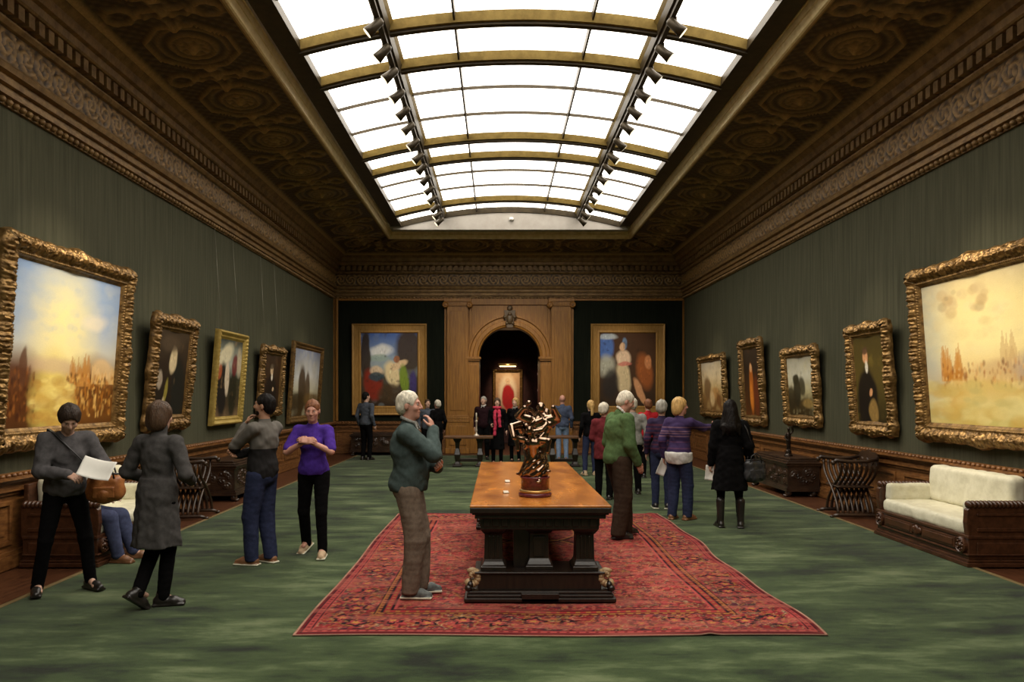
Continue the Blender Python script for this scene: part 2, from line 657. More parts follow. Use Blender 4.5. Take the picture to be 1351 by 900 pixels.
# flat panel mouldings in the spandrels
for x in (-.86, 1.50):
    a.box(x, x + .07, YE - .05, YE, 1.0, 4.6)
a.box(-.86, 1.57, YE - .06, YE, 4.5, 4.68)
a.build('trim_5', m_wood, kind='structure', bevel=0.006)
k = MB()
k.prism([(AX - .09, 3.80), (AX + .09, 3.80), (AX + .17, 4.32), (AX - .17, 4.32)], 'y', YE - .2, YE - .05)
k.ball((AX, YE - .2, 4.06), (.11, .07, .17))
k.ball((AX, YE - .24, 4.2), (.06, .05, .06))
for s in (-1, 1):
    k.ball((AX + s * .14, YE - .17, 4.12), (.07, .05, .06)).ball((AX + s * .09, YE - .19, 3.93), (.05, .05, .05))
k.ball((AX, YE - .18, 4.38), (.09, .06, .09))
k.build('trim_6', mat('dark_carved_keystone', (.05, .03, .012), (.1, .06, .025), rough=.5, scale=20), kind='structure')

# ------------------------------------------------------------------ dado on three walls
def dado(axis, pos, inward, a0, a1, n, gaps=()):
    """axis 'y': runs along y at x=pos; axis 'x': along x at y=pos; inward = sign into the room"""
    b = MB()
    def bx(d0, d1, s0, s1, z0, z1):
        p0, p1 = sorted((pos + inward * d0, pos + inward * d1))
        if axis == 'y':
            b.box(p0, p1, s0, s1, z0, z1)
        else:
            b.box(s0, s1, p0, p1, z0, z1)
    spans = []
    cur = a0
    for g0, g1 in gaps:
        spans.append((cur, g0))
        cur = g1
    spans.append((cur, a1))
    for s0, s1 in spans:
        bx(0, .04, s0, s1, 0, .9)
        bx(0, .085, s0, s1, 0, .13)
        bx(0, .07, s0, s1, .13, .17)
        for d, z0, z1 in ((.06, .74, .78), (.09, .78, .82), (.075, .82, .87), (.12, .87, .90), (.15, .90, .93), (.10, .93, .96)):
            bx(0, d, s0, s1, z0, z1)
        m = max(1, round((s1 - s0) / 1.35))
        for i in range(m):
            c0, c1 = s0 + (s1 - s0) * i / m + .1, s0 + (s1 - s0) * (i + 1) / m - .1
            for q0, q1, r0, r1 in ((c0, c1, .24, .28), (c0, c1, .64, .68), (c0, c0 + .04, .28, .64), (c1 - .04, c1, .28, .64)):
                bx(0, .06, q0, q1, r0, r1)
            bx(0, .05, c0 + .1, c1 - .1, .34, .58)
        # carved beads on the rail
        step = .09
        for i in range(int((s1 - s0) / step)):
            q = s0 + (i + .5) * step
            c = (pos + inward * .125, q, .945) if axis == 'y' else (q, pos + inward * .125, .945)
            b.ball(c, (.03, .034, .026), n=6, m=4)
    return b.build('trim_%d' % n, m_dado, kind='structure')

dado('y', XL, 1, YF, YE, 7)
dado('y', XR, -1, YF, YE, 8)
dado('x', YE, -1, XL, XR, 9, gaps=((-1.6, 2.27),))

# ------------------------------------------------------------------ cornice: profile (distance off the wall, z) swept round the room
COR = [(0.0, 4.68), (.03, 4.68), (.035, 4.74), (.035, 4.76), (.085, 4.765), (.09, 4.80), (.06, 4.81), (.06, 4.86), (.11, 4.865), (.12, 4.91), (.085, 4.92), (.085, 4.96),
       (.15, 4.97), (.17, 5.02), (.15, 5.05), (.085, 5.07)]
COR2 = [(.085, 5.42), (.12, 5.43), (.15, 5.47), (.15, 5.49), (.10, 5.50), (.10, 5.64), (.24, 5.66), (.26, 5.68), (.27, 5.76), (.33, 5.77),
        (.35, 5.82), (.36, 5.86), (.43, 5.92), (.43, 5.97), (.40, 5.98)]
def corner_pt(cn, d):
    x = XL + d if cn[0] == 0 else XR - d
    y = YF + d if cn[1] == 0 else YE - d
    return x, y

def cornice(c0, c1, n, dent=True):
    b = MB()
    for prof in (COR, COR2):
        rings = []
        for c in (c0, c1):
            rings.append([(*corner_pt(c, d), z) for d, z in prof])
        b.loft(rings, False, caps=False, closed=False)
    # carved frieze: real relief, scrolls and leaves
    x0, y0 = corner_pt(c0, .085)
    x1, y1 = corner_pt(c1, .085)
    Ln = math.hypot(x1 - x0, y1 - y0)
    tx, ty = (x1 - x0) / Ln, (y1 - y0) / Ln
    nx, ny = {(0, 0, 0, 1): (1, 0), (0, 1, 1, 1): (0, -1), (1, 1, 1, 0): (-1, 0), (1, 0, 0, 0): (0, 1)}[(*c0, *c1)]
    ns, nz = int(Ln / .028), 14
    vs, fs = [], []
    for j in range(nz + 1):
        z = 5.07 + .35 * j / nz
        zz = (j / nz - .5) * 2
        for i in range(ns + 1):
            s = Ln * i / ns
            ph = 2 * PI * s / .62
            cyc = (s / .31) % 1.0 - .5
            sgn = 1 if int(s / .31) % 2 == 0 else -1
            rr = math.hypot(cyc * 2 * .8, zz * .9)
            sp = math.sin(14 * rr - sgn * 2 * math.atan2(zz, cyc * 2) + sgn)
            h = .030 * max(0, sp) * (1 - min(1, abs(zz)) ** 6) + .012 * max(0, math.sin(ph * 4 + zz * 5))
            h *= min(1, (1 - abs(zz)) * 4)
            vs.append((x0 + tx * s + nx * h, y0 + ty * s + ny * h, z))
    wd = ns + 1
    fs = [(j * wd + i, j * wd + i + 1, (j + 1) * wd + i + 1, (j + 1) * wd + i) for j in range(nz) for i in range(ns)]
    # dentils and egg beads
    step = .17
    for i in range(int(Ln / step)):
        s = (i + .5) * step
        px, py = x0 + tx * s, y0 + ty * s
        w2 = .05
        ax0, ax1 = sorted((px - tx * w2 - nx * 0, px + tx * w2 + nx * .14))
        ay0, ay1 = sorted((py - ty * w2 - ny * 0, py + ty * w2 + ny * .14))
        b.box(ax0, ax1, ay0, ay1, 5.51, 5.65)
    step = .11
    for i in range(int(Ln / step)):
        s = (i + .5) * step
        b.ball((x0 + tx * s - nx * .03, y0 + ty * s - ny * .03, 4.715), (.04, .04, .034), n=6, m=4)
    o = b.build('trim_%d' % n, m_gilt, kind='structure')
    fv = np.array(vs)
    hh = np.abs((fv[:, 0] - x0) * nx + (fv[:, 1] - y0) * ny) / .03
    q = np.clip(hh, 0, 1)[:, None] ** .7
    cols = np.array((.040, .020, .007)) * (1 - q) + np.array((.40, .24, .085)) * q  # dark brown on the ground, turning gold as the carving rises
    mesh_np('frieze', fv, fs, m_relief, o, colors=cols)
    return o

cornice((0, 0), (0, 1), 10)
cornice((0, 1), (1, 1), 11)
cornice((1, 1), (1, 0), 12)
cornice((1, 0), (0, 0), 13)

# ------------------------------------------------------------------ coffered soffit: octagons with rosettes between stars
def soffit_height(s, q):
    """s along (m), q across 0..1 ; returns drop below the ground of the panel"""
    P = 1.72
    a = ((s / P) % 1.0 - .5) * P
    c = (q - .5) * (S1 - S0)
    h = np.zeros_like(a)
    r = np.hypot(a, c * 1.15)
    oc = np.maximum(np.maximum(np.abs(a), np.abs(c) * 1.1), (np.abs(a) + np.abs(c) * 1.1) * .7071)
    h += .035 * np.exp(-((oc - .55) / .025) ** 2)
    for rad, hh in ((.46, .018), (.30, .028), (.20, .022)):
        h += hh * np.exp(-((r - rad) / .03) ** 2)
    h += .06 * np.exp(-(r / .08) ** 2) * (1 + .3 * np.cos(6 * np.arctan2(c, a)))
    h += .02 * np.exp(-((r - .15) / .05) ** 2) * (.5 + .5 * np.cos(8 * np.arctan2(c, a)))
    # leaf stars between octagons
    a2 = P / 2 - np.abs(a)
    r2 = np.hypot(a2, c)
    th = np.arctan2(c, a2)
    h += .035 * np.exp(-((r2 - .20 - .10 * np.cos(4 * th)) / .035) ** 2)
    h += .045 * np.exp(-(r2 / .07) ** 2)
    for s4 in (-1, 1):
        r3 = np.hypot(a2, c - s4 * .5)
        h += .028 * np.exp(-((r3 - .15) / .03) ** 2)
    h += .008 * np.maximum(0, np.sin(a * 40) * np.sin(c * 40)) * (oc > .6)
    edge = np.maximum(0, np.abs(q - .5) * 2 - .86) / .14
    h = 1.7 * h * (1 - np.clip(edge * 3, 0, 1)) + .07 * np.clip(edge * 4, 0, 1) * (1 - .6 * np.exp(-((edge - .5) / .15) ** 2))
    return h

def soffit(side, name):
    nq = 44
    q = np.linspace(0, 1, nq)
    if side in ('l', 'r'):
        s = np.arange(YF, YE + .01, .035)
    else:
        s = np.arange(XL, XR + .01, .03)
    SS, Q = np.meshgrid(s, q, indexing='ij')
    d = S0 + (S1 - S0) * Q
    z = Z_S0 + (Z_S1 - Z_S0) * np.sqrt(np.clip(1 - (1 - Q) ** 2, 0, 1)) * .6 + (Z_S1 - Z_S0) * .4 * Q - soffit_height(SS, Q)
    if side in ('l', 'r'):
        Y = np.clip(SS, YF + d, YE - d)
        X = XL + d if side == 'l' else XR - d
    else:
        X = np.clip(SS, XL + d, XR - d)
        Y = YE - d if side == 'b' else YF + d
    if side in ('l', 'r'):
        X = X + 0 * Y
    else:
        Y = Y + 0 * X
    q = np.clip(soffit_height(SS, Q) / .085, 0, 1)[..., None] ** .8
    cols = np.array((.058, .031, .011)) * (1 - q) + np.array((.56, .36, .14)) * q  # tone follows coffer height: dark in the ground, gold on raised parts
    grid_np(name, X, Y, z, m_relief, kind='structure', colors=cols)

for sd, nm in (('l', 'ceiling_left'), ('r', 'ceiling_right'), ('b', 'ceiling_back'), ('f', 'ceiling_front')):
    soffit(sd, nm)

# gilt moulding round the skylight well (profile: inward offset from the soffit edge, z)
S1 = 1.96
G0, G1 = XL + S1, XR - S1
H0, H1 = YF + S1, YE - S1
GP = [(0, 6.16), (.0, 6.10), (.04, 6.085), (.06, 6.10), (.085, 6.20), (.10, 6.205), (.115, 6.28), (.13, 6.285), (.13, 6.44)]
g = MB()
rings = []
for cx_, cy_ in ((0, 0), (0, 1), (1, 1), (1, 0), (0, 0)):
    rings.append([((G0 + d if cx_ == 0 else G1 - d), (H0 + d if cy_ == 0 else H1 - d), z) for d, z in GP])
g.loft(rings, False, caps=False, closed=False)
g.build('trim_14', m_goldbar, kind='structure')
# outer roof shell so no light leaks
MB().box(XL - .3, XR + .3, YF - .3, YE + .45, 7.2, 7.3).build('ceiling', m_plaster, kind='structure')
sh = MB()
sh.box(XL - .3, G0, YF, YE, 6.45, 6.5).box(G1, XR + .3, YF, YE, 6.45, 6.5)
sh.box(G0, G1, H1, YE, 6.45, 6.5).box(G0, G1, YF, H0, 6.45, 6.5)
sh.build('ceiling_shell', m_plaster, kind='structure')

# ------------------------------------------------------------------ skylight vault
SW, SZ, RISE = 2.96, 6.36, 0.40
SY0, SY1 = -3.3, 20.32
def vault_z(x):
    t = (x - CX) / SW
    return SZ + RISE * (1 - t * t)

m_glass = emit_mat('lit_opal_glass', (1.0, 0.93, 0.82), 4.8)
XS = [CX - SW + 2 * SW * i / 32 for i in range(33)]
gl = MB()
gl.grid(lambda a, b: (CX - SW + 2 * SW * a, SY0 + (SY1 - SY0) * b, vault_z(CX - SW + 2 * SW * a) + .04), 32, 24)
win = gl.build('window_1', m_glass, kind='structure')

def rib(y, wd, dp, name='window_rib', m=m_bar):
    b = MB()
    rings = []
    for x in XS:
        z = vault_z(x)
        rings.append([(x, y - wd, z + .045), (x, y - wd * .55, z - dp), (x, y + wd * .55, z - dp), (x, y + wd, z + .045)])
    b.loft(rings, False)
    return b.build(name, m, win)

RIBS = [-2.4, 3.05 - 2.3, 3.05 - 1.1, 5.35, 6.53, 10.0, 11.17, 14.6, 15.72, 19.2]
RIBS = sorted(set([19.2, 15.72, 14.6, 11.17, 10.0, 6.53, 5.40, 1.93, .80, -2.6]))
for y in RIBS:
    rib(y, .105, .075)
for y in RIBS:
    rib(y + .040, .080, .105, 'window_rib_shade', m_darkbar)  # dark strip added to colour in the shade on each rib's underside
rib(SY0, .10, .14)
rib(SY1, .06, .10, m=m_darkbar)
for y0, y1 in zip(RIBS[:-1], RIBS[1:]):
    if y1 - y0 > 2:
        for k_ in (1, 2):
            rib(y0 + (y1 - y0) * k_ / 3, .009, .012, 'window_glazing_bar', m_darkbar)
for dx, wd, dp, mm in ((-.91, .022, .05, m_darkbar), (.91, .022, .05, m_darkbar), (-1.83, .10, .12, m_darkbar), (1.83, .10, .12, m_darkbar), (-1.83, .125, .03, m_bar), (1.83, .125, .03, m_bar)):
    z = vault_z(CX + dx)
    b = MB()
    b.prism([(CX + dx - wd, z + .04), (CX + dx - wd * .6, z - dp), (CX + dx + wd * .6, z - dp), (CX + dx + wd, z + .04)], 'y', SY0, SY1)
    b.build('window_purlin', mm, win)
for s in (-1, 1):
    x = CX + s * SW
    x0, x1 = sorted((x - s * .035, x + s * .25))
    MB().box(x0, x1, SY0, SY1, 6.285, 6.46).build('window_frame', m_darkbar, win)
# plaster lunette closing the far end, and the near end
for y, n in ((SY1, 'wall_lunette_back'), (SY0 - .05, 'wall_lunette_front')):
    b = MB()
    pts = [(x, vault_z(x) + .06) for x in XS] + [(CX + SW + .2, 6.2), (CX - SW - .2, 6.2)]
    b.prism(pts, 'y', y, y + .05)
    b.build(n, m_plaster, kind='structure')
MB().box(G0 + .1, G1 - .1, SY1 + .05, H1 - .05, 6.28, 6.34).build('trim_15', m_plaster, kind='structure')

# ------------------------------------------------------------------ room beyond the arch
m_redroom = mat('dark_red_damask', (0.034, 0.006, 0.004), (0.060, 0.011, 0.007), rough=.7, scale=8)
b = MB()
b.box(AX - 3.2, AX - 3.0, YE + .45, 28.2, 0, 5).box(AX + 3.0, AX + 3.2, YE + .45, 28.2, 0, 5).box(AX - 3.2, AX + 3.2, 28.2, 28.4, 0, 5)
b.box(AX - 3.2, AX + 3.2, YE + .45, 28.4, 5, 5.2)
b.build('wall_beyond', m_redroom, kind='structure')
b = MB()
for s in (-1, 1):
    x0, x1 = sorted((AX + s * AR, AX + s * (AR + .35)))
    b.box(x0, x1, YE + .45, YE + 1.5, 0, 3.9)
b.box(AX - 1.3, AX + 1.3, YE + .45, YE + 1.5, 3.86, 4.0)
b.build('door_1', mat('dark_mahogany', (.030, .008, .004), (.055, .015, .007), rough=.35, scale=5, stretch=(8, 8, .6)), kind='structure')
# ------------------------------------------------------------------ camera
cam = bpy.data.cameras.new('camera')
co = bpy.data.objects.new('camera', cam)
COL.objects.link(co)
co.location = (0, 0, CAM_H)
co.rotation_euler = (PI / 2, 0, 0)
cam.sensor_width = 36.0
cam.lens = FPX / 1351 * 36.0
cam.shift_x = (675.5 - VU) / 1351
cam.shift_y = (VV - 450) / 1351
cam.clip_end = 200
SC.camera = co

# ------------------------------------------------------------------ rug
def make_rug():
    x0, x1, y0, y1 = -1.485, 2.385, 5.50, 11.18
    nu, nv = 330, 470
    u = np.linspace(0, 1, nu)
    v = np.linspace(0, 1, nv)
    U, V = np.meshgrid(u, v)
    Wd, Ln = x1 - x0, y1 - y0
    A, B = U * Wd, V * Ln
    X = x0 + A + .035 * np.sin(V * 11 + .6) * (U - .3) + .03 * np.sin(V * 23) * np.maximum(0, U - .85) * 4
    Y = y0 + B + .02 * np.sin(U * 9) * (1 - V)
    Z = .014 + .010 * np.exp(-((A - .78 * Wd - .06 * np.sin(V * 5)) / .05) ** 2) + .004 * np.sin(A * 5 + V * 9) * np.sin(B * 3)
    Z += .012 * np.exp(-((A - .97 * Wd) / .05) ** 2) * np.maximum(0, np.sin(V * 20))
    dx = np.minimum(A, Wd - A)
    dy = np.minimum(B, Ln - B)
    d = np.minimum(dx, dy)
    t = np.where(dx < dy, B, A)           # running coordinate round the border
    side = np.where(dx < dy, 1.0, 0.0)
    red = np.array(srgb(172, 56, 56)); dred = np.array(srgb(112, 28, 34)); pink = np.array(srgb(206, 118, 96))
    navy = np.array(srgb(44, 40, 58)); cream = np.array(srgb(208, 178, 136)); ochre = np.array(srgb(196, 140, 70))
    grn = np.array(srgb(92, 96, 70)); rose = np.array(srgb(196, 84, 80)); dark = np.array(srgb(40, 22, 30))
    C = np.empty(A.shape + (3,))
    C[:] = red
    rng = np.random.RandomState(4)
    n1 = vnoise(A * 3, B * 3, 1)
    def put(mask, col):
        C[mask] = col
    fld = d > .66
    # field: faded rose, brick and brown in small-scale all-over leafage
    base = vnoise(A * .9 + 5, B * 1.6, 3)[..., None]
    C[:] = red * (1 - base) + rose * base
    def leafage(mask, specs):
        for k, (sc, col, th, op) in enumerate(specs):
            n = vnoise(A * sc + 3 * k, B * sc * 1.15 + 7 * k, 11 + k, 2)
            rdg = 1 - np.abs(n - .5) * 2
            al = (np.clip((rdg - th) / .05, 0, 1) * op * mask)[..., None]
            C[:] = C * (1 - al) + col * al
    leafage(fld, ((7, navy, .88, .7), (9, dred, .80, .75), (6, pink, .90, .5), (12, ochre, .93, .55), (10, grn, .94, .6), (15, dark, .90, .65), (13, cream, .95, .6)))
    for cy in (.30, .52, .74):
        r = np.hypot((A - Wd / 2) / .55, (B - Ln * cy) / .75)
        C[fld & (np.abs(r - 1) < .025)] = dark
        C[fld & (np.abs(r - .93) < .02)] = ochre
    # bands of the border
    main = (d > .12) & (d < .50)
    C[main] = (red * .55 + dred * .45)
    leafage(main, ((8, navy, .86, .7), (11, ochre, .90, .6), (9, rose, .84, .6), (14, dark, .90, .7), (12, cream, .945, .6), (16, grn, .93, .6)))
    ph = t / .27
    fr = (ph % 1.0 - .5) * .27
    cc = d - .31 - .03 * np.where(np.floor(ph) % 2 == 0, 1, -1)
    r = np.hypot(fr, cc)
    th = np.arctan2(cc, fr)
    ro = .082 + .022 * np.cos(5 * th + np.floor(ph)) + .012 * np.cos(9 * th)
    put(main & (r < ro), dark)
    put(main & (r < ro * .62), rose * .8)
    put(main & (r < ro * .30), ochre)
    vine = np.abs(cc - .09 * np.sin(2 * PI * ph / 2)) < .006
    put(main & vine & (r > ro), ochre * .7)
    for a_, b_, col, per in ((.012, .045, dred, 0), (.045, .055, dark, 0), (.055, .10, rose * .8, .07), (.10, .115, dark, 0),
                             (.50, .512, dark, 0), (.512, .55, ochre * .55 + red * .3, .07), (.55, .565, dark, 0), (.565, .62, red, .08), (.62, .645, dark, 0), (.645, .66, rose, 0)):
        mk = (d >= a_) & (d < b_)
        put(mk, col)
        if per:
            q = ((t / per) % 1.0 - .5)
            put(mk & (np.abs(q) < .2) & (np.abs(d - (a_ + b_) / 2) < (b_ - a_) * .28), dred if per < .075 else ochre * .7)
    put(d < .012, np.array(srgb(196, 150, 128)))
    # wear: rows of faded knots across the rug
    w = vnoise(A * 1.3, B * 6, 77, 5)[..., None]
    C[:] = C * (.42 + .48 * w)
    worn = np.clip((vnoise(A * 1.6, B * 10, 55, 5) - .50) * 2.6, 0, .45)[..., None]
    C[:] = C * (1 - worn) + np.array(srgb(158, 88, 76)) * worn * 1.0
    m = attr_mat('persian_wool', rough=.9, grain=.30, scale=140, bump=.3, spec=.1)
    o = grid_np('persian_rug', X, Y, Z, m, colors=C)
    # thickness
    s = o.modifiers.new('pile', 'SOLIDIFY')
    s.thickness = .010
    s.offset = -1
    tag(o, 'large red Persian rug with floral border spread under the long table', 'rug')
make_rug()

# ------------------------------------------------------------------ refectory table
m_walnut = mat('polished_burr_walnut', (0.22, 0.062, 0.009), (0.60, 0.22, 0.036), rough=0.20, scale=2.2, stretch=(2.2, .8, 1), detail=8, spec=.5, lo=.3, hi=.7)
m_dkwood = mat('dark_walnut', (0.010, 0.0065, 0.005), (0.024, 0.014, 0.009), rough=0.33, scale=5, stretch=(6, 6, 1), spec=.5)
m_paw = mat('worn_gilt_carving', (0.30, 0.19, 0.09), (0.50, 0.34, 0.18), rough=.5, scale=14)

def make_table():
    tx, ty = .352, 8.32
    t = thing('refectory_table', 'long dark walnut table with glossy orange-brown top standing on the red rug', 'table', (tx, ty, 0.026))
    HW, HL = .585, 2.07
    b = MB()
    b.box(-HW, HW, -HL, HL, .797, .815)
    b.build('tabletop', m_walnut, t, bevel=.006, seg=3)
    b = MB()
    b.box(-HW + .002, HW - .002, -HL + .002, HL - .002, .750, .797).box(-HW + .018, HW - .018, -HL + .018, HL - .018, .735, .750).box(-HW + .04, HW - .04, -HL + .04, HL - .04, .70, .735)
    b.box(-HW + .09, HW - .09, -HL + .10, HL - .10, .60, .70)
    for i in range(13):
        x = -HW + .14 + i * (2 * HW - .28) / 12
        for s in (-1, 1):
            b.box(x - .028, x + .028, s * (HL - .11) - .02, s * (HL - .11) + .02, .625, .695)
    for i in range(44):
        y = -HL + .16 + i * (2 * HL - .32) / 43
        for s in (-1, 1):
            b.box(s * (HW - .1) - .02, s * (HW - .1) + .02, y - .028, y + .028, .625, .695)
    b.build('apron', m_dkwood, t, bevel=.006)
    for s in (-1, 1):
        yc = s * (HL - .34)
        b = MB()
        b.box(-.635, .635, yc - .28, yc + .28, 0, .035).box(-.615, .615, yc - .26, yc + .26, .035, .06).box(-.60, .60, yc - .245, yc + .245, .06, .085)
        b.box(-.52, .52, yc - .20, yc + .20, .085, .22).box(-.16, .16, yc - .28, yc + .28, .0, .075)
        b.box(-.55, .55, yc - .22, yc + .22, .22, .24)
        b.build('plinth', m_dkwood, t, bevel=.008)
        for x in (-.39, .39):
            b = MB()
            b.sqlathe([(.11, .24), (.11, .27), (.095, .285), (.085, .31), (.08, .33), (.075, .54), (.085, .55), (.10, .57), (.115, .60)], x, yc - .03, 1, 1.3)
            for f in (-.035, 0, .035):
                b.box(x + f - .009, x + f + .009, yc - .03 - .112, yc - .03 + .112, .34, .53)
            b.build('leg', m_dkwood, t, bevel=.005)
        b = MB()
        b.sqlathe([(.12, .24), (.12, .27), (.105, .285), (.095, .31), (.085, .33), (.08, .54), (.09, .55), (.11, .57), (.13, .60)], 0, yc, 1, 1.2)
        b.box(-.05, .05, yc - .115, yc - .08, .35, .52)
        b.box(-.22, -.07, yc - .03, yc + .03, .24, .60)
        b.build('centre_column', m_dkwood, t, bevel=.005)
        for x in (-1, 1):   # carved volute and paw on each end of the plinth
            b = MB()
            for k in range(11):
                a_ = k * .52
                r = .014 + .0085 * k
                b.ball((x * (.565 + r * math.cos(a_) * .7), yc - .16, .20 + r * math.sin(a_) * .75), (.024 + .0015 * k, .06, .024 + .0015 * k), n=8, m=5)
            for k in range(4):
                b.ball((x * (.57), yc - .19 + k * .028, .245 - .004 * k), (.045, .016, .022), n=8, m=5)
            b.build('scroll_carving', m_paw, t)
            b = MB()
            for k in range(3):
                b.ball((x * .60, yc - .235 + .035 * k, .105), (.032, .019, .026), n=8, m=5)
            b.ball((x * .585, yc - .18, .13), (.035, .06, .035), n=8, m=5)
            b.build('lion_paw', m_dkwood, t)
    b = MB()
    b.box(-.10, .10, -HL + .6, HL - .6, .085, .20).box(-.13, .13, -HL + .6, HL - .6, .06, .085)
    for i in range(5):
        y = -1.2 + i * .6
        b.lathe([(.07, .20), (.05, .23), (.035, .27), (.06, .36), (.035, .50), (.06, .56), (.07, .61)], 0, y, 14)
    b.build('stretcher', m_dkwood, t)
    return t
make_table()
TOPZ = .841

# bronze group on its plinth (a generic knot of wrestling figures)
def sdf_tube(f, pts, rs, k=.02):
    for a_, b_, ra, rb in zip(pts[:-1], pts[1:], rs[:-1], rs[1:]):
        f.cone(a_, b_, ra, rb, k)

def make_bronze():
    t = thing('bronze_sculpture', 'dark bronze group of entwined figures on a red marble plinth standing on the table', 'sculpture', (.336, 6.86, TOPZ))
    m_red = mat('red_porphyry', (.075, .012, .018), (.16, .032, .038), rough=.25, scale=30)
    m_gb = mat('gilt_bronze', (.42, .24, .07), (.6, .38, .13), rough=.3, metal=.8, scale=10)
    m_br = mat('polished_dark_bronze', (.20, .13, .09), (.36, .25, .18), rough=.16, metal=1.0, scale=8)
    b = MB()
    b.lathe([(.145, 0), (.15, .012), (.15, .028), (.135, .036)], n=28)
    b.build('plinth_foot', m_red, t)
    b = MB()
    b.lathe([(.135, .034), (.142, .042), (.142, .056), (.13, .064)], n=28)
    b.build('plinth_band', m_gb, t)
    b = MB()
    b.lathe([(.127, .062), (.127, .16), (.134, .168), (.134, .18)], n=28)
    b.build('plinth_drum', m_red, t)
    f = SDF()
    R = random.Random(8)
    # rocky mound and writhing serpent coils
    f.ell((0, 0, .20), (.12, .12, .05))
    for k in range(7):
        a0 = k * .9
        pts = [(.105 * math.cos(a0 + j * .45) * (1 - .02 * j), .105 * math.sin(a0 + j * .45), .215 + .022 * j + .02 * math.sin(j + k)) for j in range(6)]
        sdf_tube(f, pts, [.024, .026, .024, .022, .018, .012], .008)
    def figure(base, heading, lean, arms, hgt, twist):
        """small nude figure: hips at base, reaching up"""
        h = Vector((math.cos(heading), math.sin(heading), 0))
        s = Vector((-math.sin(heading), math.cos(heading), 0))
        B = Vector(base)
        ch = B + Vector((0, 0, hgt * .30)) + h * lean
        nk = ch + Vector((0, 0, hgt * .17)) + h * lean * .4
        hd = nk + Vector((0, 0, hgt * .10)) + h * .02 + s * twist * .02
        q = hgt / .5
        f.cone(B, ch, .048 * q, .062 * q, .02)
        f.cone(ch + s * .05 * q, ch - s * .05 * q, .040 * q, .040 * q, .02)
        f.cone(nk, ch, .026 * q, .045 * q, .015)
        f.ell(hd, (.040 * q, .043 * q, .050 * q), .008)
        arms = tuple((tuple(c_ * .85 for c_ in e1), tuple(c_ * .8 for c_ in e2)) for e1, e2 in arms)
        for sg, (e1, e2) in zip((-1, 1), arms):
            sh = ch + s * sg * .085 * q + Vector((0, 0, .035 * q))
            el = sh + Vector(e1) * q
            wr = el + Vector(e2) * q
            f.cone(sh, el, .038 * q, .030 * q, .015)
            f.cone(el, wr, .031 * q, .022 * q, .01)
            f.ell(wr + Vector(e2).normalized() * .015, (.018 * q,) * 3, .01)
        for sg, (kn, ft) in zip((-1, 1), (((.05, -.02, -.14), (-.06, .02, -.12)), ((-.03, .03, -.13), (.08, .0, -.13)))):
            hp = B + s * sg * .035 * q
            k1 = hp + (h * kn[0] * sg + s * kn[1] + Vector((0, 0, kn[2]))) * q
            k2 = k1 + (h * ft[0] * sg + s * ft[1] + Vector((0, 0, ft[2]))) * q
            f.cone(hp, k1, .052 * q, .038 * q, .015)
            f.cone(k1, k2, .040 * q, .024 * q, .01)
            f.ell(k2 + h * .02, (.03 * q, .018 * q, .014 * q), .01)
    figure((.02, -.02, .50), -1.2, .01, (((-.11, -.03, .04), (.06, -.08, .08)), ((.11, -.02, .03), (-.05, -.08, .09))), .52, 1)
    figure((-.05, .02, .46), 2.6, .05, (((-.09, .02, .06), (.03, -.05, .10)), ((-.09, -.05, -.02), (.02, -.08, -.10))), .50, -1)
    figure((.05, .04, .47), .5, .04, (((.10, .03, .05), (-.06, -.06, .10)), ((.06, -.08, .02), (-.09, -.05, .06))), .48, 1)
    figure((-.01, -.06, .36), -1.9, .05, (((-.11, -.03, .02), (.02, -.02, -.13)), ((.10, -.04, -.01), (-.02, -.03, -.12))), .42, -1)
    # looping serpents round the bodies
    for k in range(4):
        a0 = k * 1.7 + .4
        pts = [((.10 + .02 * math.sin(j * 1.3 + k)) * math.cos(a0 + j * .62), (.095) * math.sin(a0 + j * .62), .34 + .045 * j + .10 * k * .5 + .02 * math.sin(j * 2.0)) for j in range(9)]
        sdf_tube(f, pts, [.013, .018, .022, .024, .024, .022, .020, .018, .022], .006)
    V, F = f.mesh(.0055)
    mesh_np('figure_group', V, F, m_br, t)
    return t

make_bronze()

def small_card(x, y, rz, label):
    t = thing('label_stand', label, 'label', (x, y, TOPZ), rz)
    b = MB().box(-.026, .026, -.022, .022, 0, .005)
    b.build('stand_base', m_dkwood, t, bevel=.002)
    b = MB()
    b.prism([(-.018, .005), (.020, .022), (.018, .024), (-.020, .007)], 'x', -.024, .024)
    b.build('card', mat('ivory_card', (.5, .44, .34), (.6, .54, .42), rough=.6), t)
small_card(.075, 7.05, .3, 'small pale card nearest the bronze sculpture foot on the table')
small_card(.10, 7.95, .2, 'small pale card farther along the table top behind the other card')

# ------------------------------------------------------------------ sofas
m_sofawood = mat('carved_walnut', (0.040, 0.015, 0.007), (0.085, 0.032, 0.014), rough=.32, scale=4, stretch=(2, 6, 6), spec=.5)
m_cream = mat('cream_silk_damask', (0.60, 0.57, 0.42), (0.70, 0.67, 0.51), rough=.65, scale=14, bump=.15, bscale=90)

def cushion(name, x0, x1, y0, y1, z0, z1, t, puff=.03, seed=0):
    f = SDF()
    c = ((x0 + x1) / 2, (y0 + y1) / 2, (z0 + z1) / 2)
    r = min(x1 - x0, y1 - y0, z1 - z0) * .33
    f.rbox(c, ((x1 - x0) / 2, (y1 - y0) / 2, (z1 - z0) / 2), r)
    f.noise(.007, 9, seed)
    V, F = f.mesh(.018)
    return mesh_np(name, V, F, m_cream, t)

